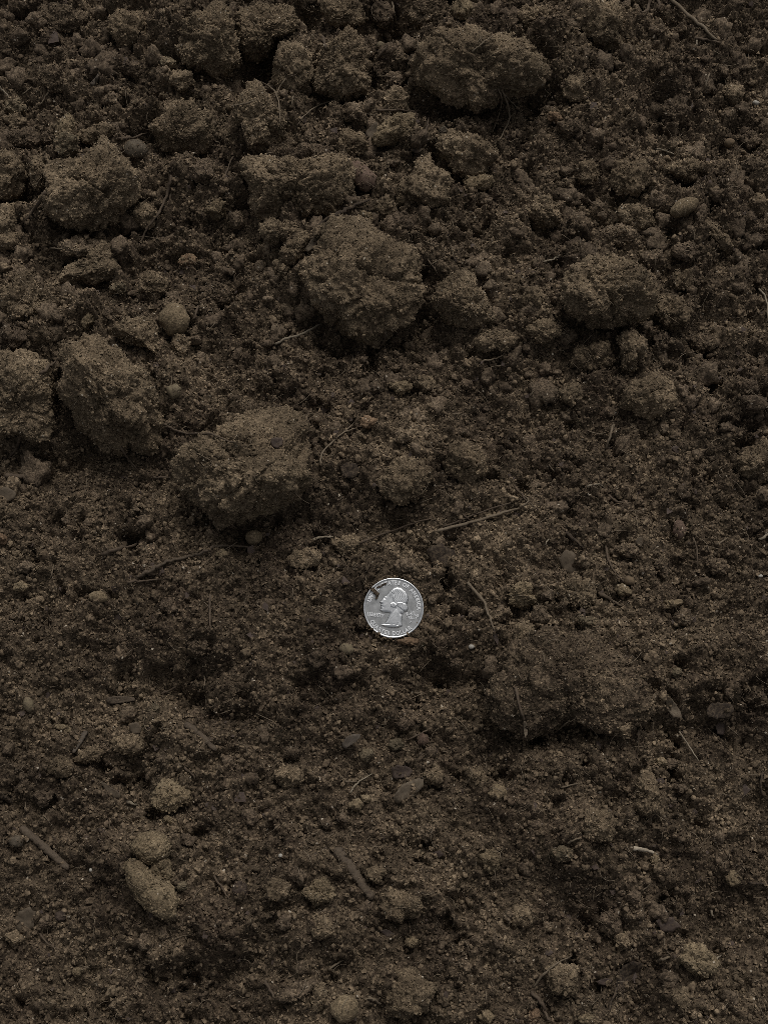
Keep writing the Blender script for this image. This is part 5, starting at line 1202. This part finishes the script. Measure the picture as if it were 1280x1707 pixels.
def arc(r, a0, a1, flip=False):
    def place(u):
        a = math.radians(a0 + (a1 - a0) * u); return r * math.cos(a), r * math.sin(a), a + (math.pi / 2 if flip else -math.pi / 2)
    return place
def row(p0, p1):
    a, b = cpt(p0), cpt(p1); t = math.atan2(b[1] - a[1], b[0] - a[0])
    return lambda u: (a[0] + (b[0] - a[0]) * u, a[1] + (b[1] - a[1]) * u, t)
inscription('UNITED STATES OF AMERICA', arc(10.15, 166, -5), 1.75, 'raised lettering around the upper rim')
inscription('QUARTER DOLLAR', arc(10.15, 209, 312, True), 1.75, 'raised lettering around the lower rim')
inscription('LIBERTY', row((272, 707), (510, 738)), 1.55, 'raised word left of the neck')
inscription('IN', row((888, 676), (942, 686)), 1.0, 'first line of motto')
inscription('GOD WE', row((818, 703), (1000, 738)), 1.05, 'second line of motto')
inscription('TRUST', row((830, 752), (975, 775)), 1.05, 'third line of motto')
inscription('P', row((870, 822), (905, 828)), 0.9, 'small mint letter')

# bits of dirt on the coin
def coin_pt(p, z=0.3):
    e = cpt(p); return np.array(Mx @ Vector((e[0] * MM, e[1] * MM, z * MM)))
def dirt(nm, pts, w, mat, label, cat):
    path = catmull([coin_pt(p, 0.25 + w * .5) for p in pts], 4); r = np.random.default_rng(len(label))
    n = len(path); rad = np.full(n, w * MM) * (1 + 0.18 * r.normal(size=n))
    v, f = tube(path, rad, 7, r, 0.25, 0.6)
    tag(obj(nm, mesh_np(nm, v - path[0], f, False), MAT[mat], loc=path[0]), label, cat)
dirt('wood_chip', [(330,352),(372,388),(425,440)], 0.85, 'char', 'black splinter lying across upper left rim of the coin', 'wood chip')
dirt('wood_chip', [(430,440),(412,470),(398,500)], 0.42, 'char', 'small black bit at lower end of the splinter on coin', 'wood chip')
dirt('wood_chip', [(408,338),(440,330),(470,318)], 0.38, 'char', 'black speck on the coin lettering next to the splinter', 'wood chip')
dirt('wood_chip', [(478,308),(510,290),(545,278)], 0.42, 'char', 'black speck on the coin lettering near the top', 'wood chip')
rq = np.random.default_rng(12); A = []
for k in range(150):                                              # grains banked against the rim
    a = rq.choice([rq.normal(3.9, .35), rq.normal(2.4, .2), rq.uniform(0, 6.28)]); A.append(a)
A = np.array(A); rr = np.where((A > 3.6) & (A < 4.2), rq.uniform(11.9, 13.2, len(A)), rq.uniform(12.25, 13.3, len(A)))
Q = np.array([np.array(Mx @ Vector((r_ * math.cos(a) * MM, r_ * math.sin(a) * MM, z_ * MM))) for a, r_, z_ in zip(A, rr, np.where(rr < 12.2, rq.uniform(.1, .35, len(A)), rq.uniform(-1.1, 0.1, len(A))))])
v, f = bits(Q, np.clip(0.0006 * np.exp(.4 * rq.normal(size=len(Q))), .0003, .0012), rq)
o = obj('rim_grains', mesh_np('rim_grains', v, f, False), MAT['grains']); o['kind'] = 'stuff'; o['label'] = 'soil grains banked against the edge of the coin'; o['category'] = 'soil grains'

dup = [k for k, n in USED.items() if len(n) > 1 and not k.startswith('tiny loose')]
if dup: print('DUPLICATE LABELS', dup)
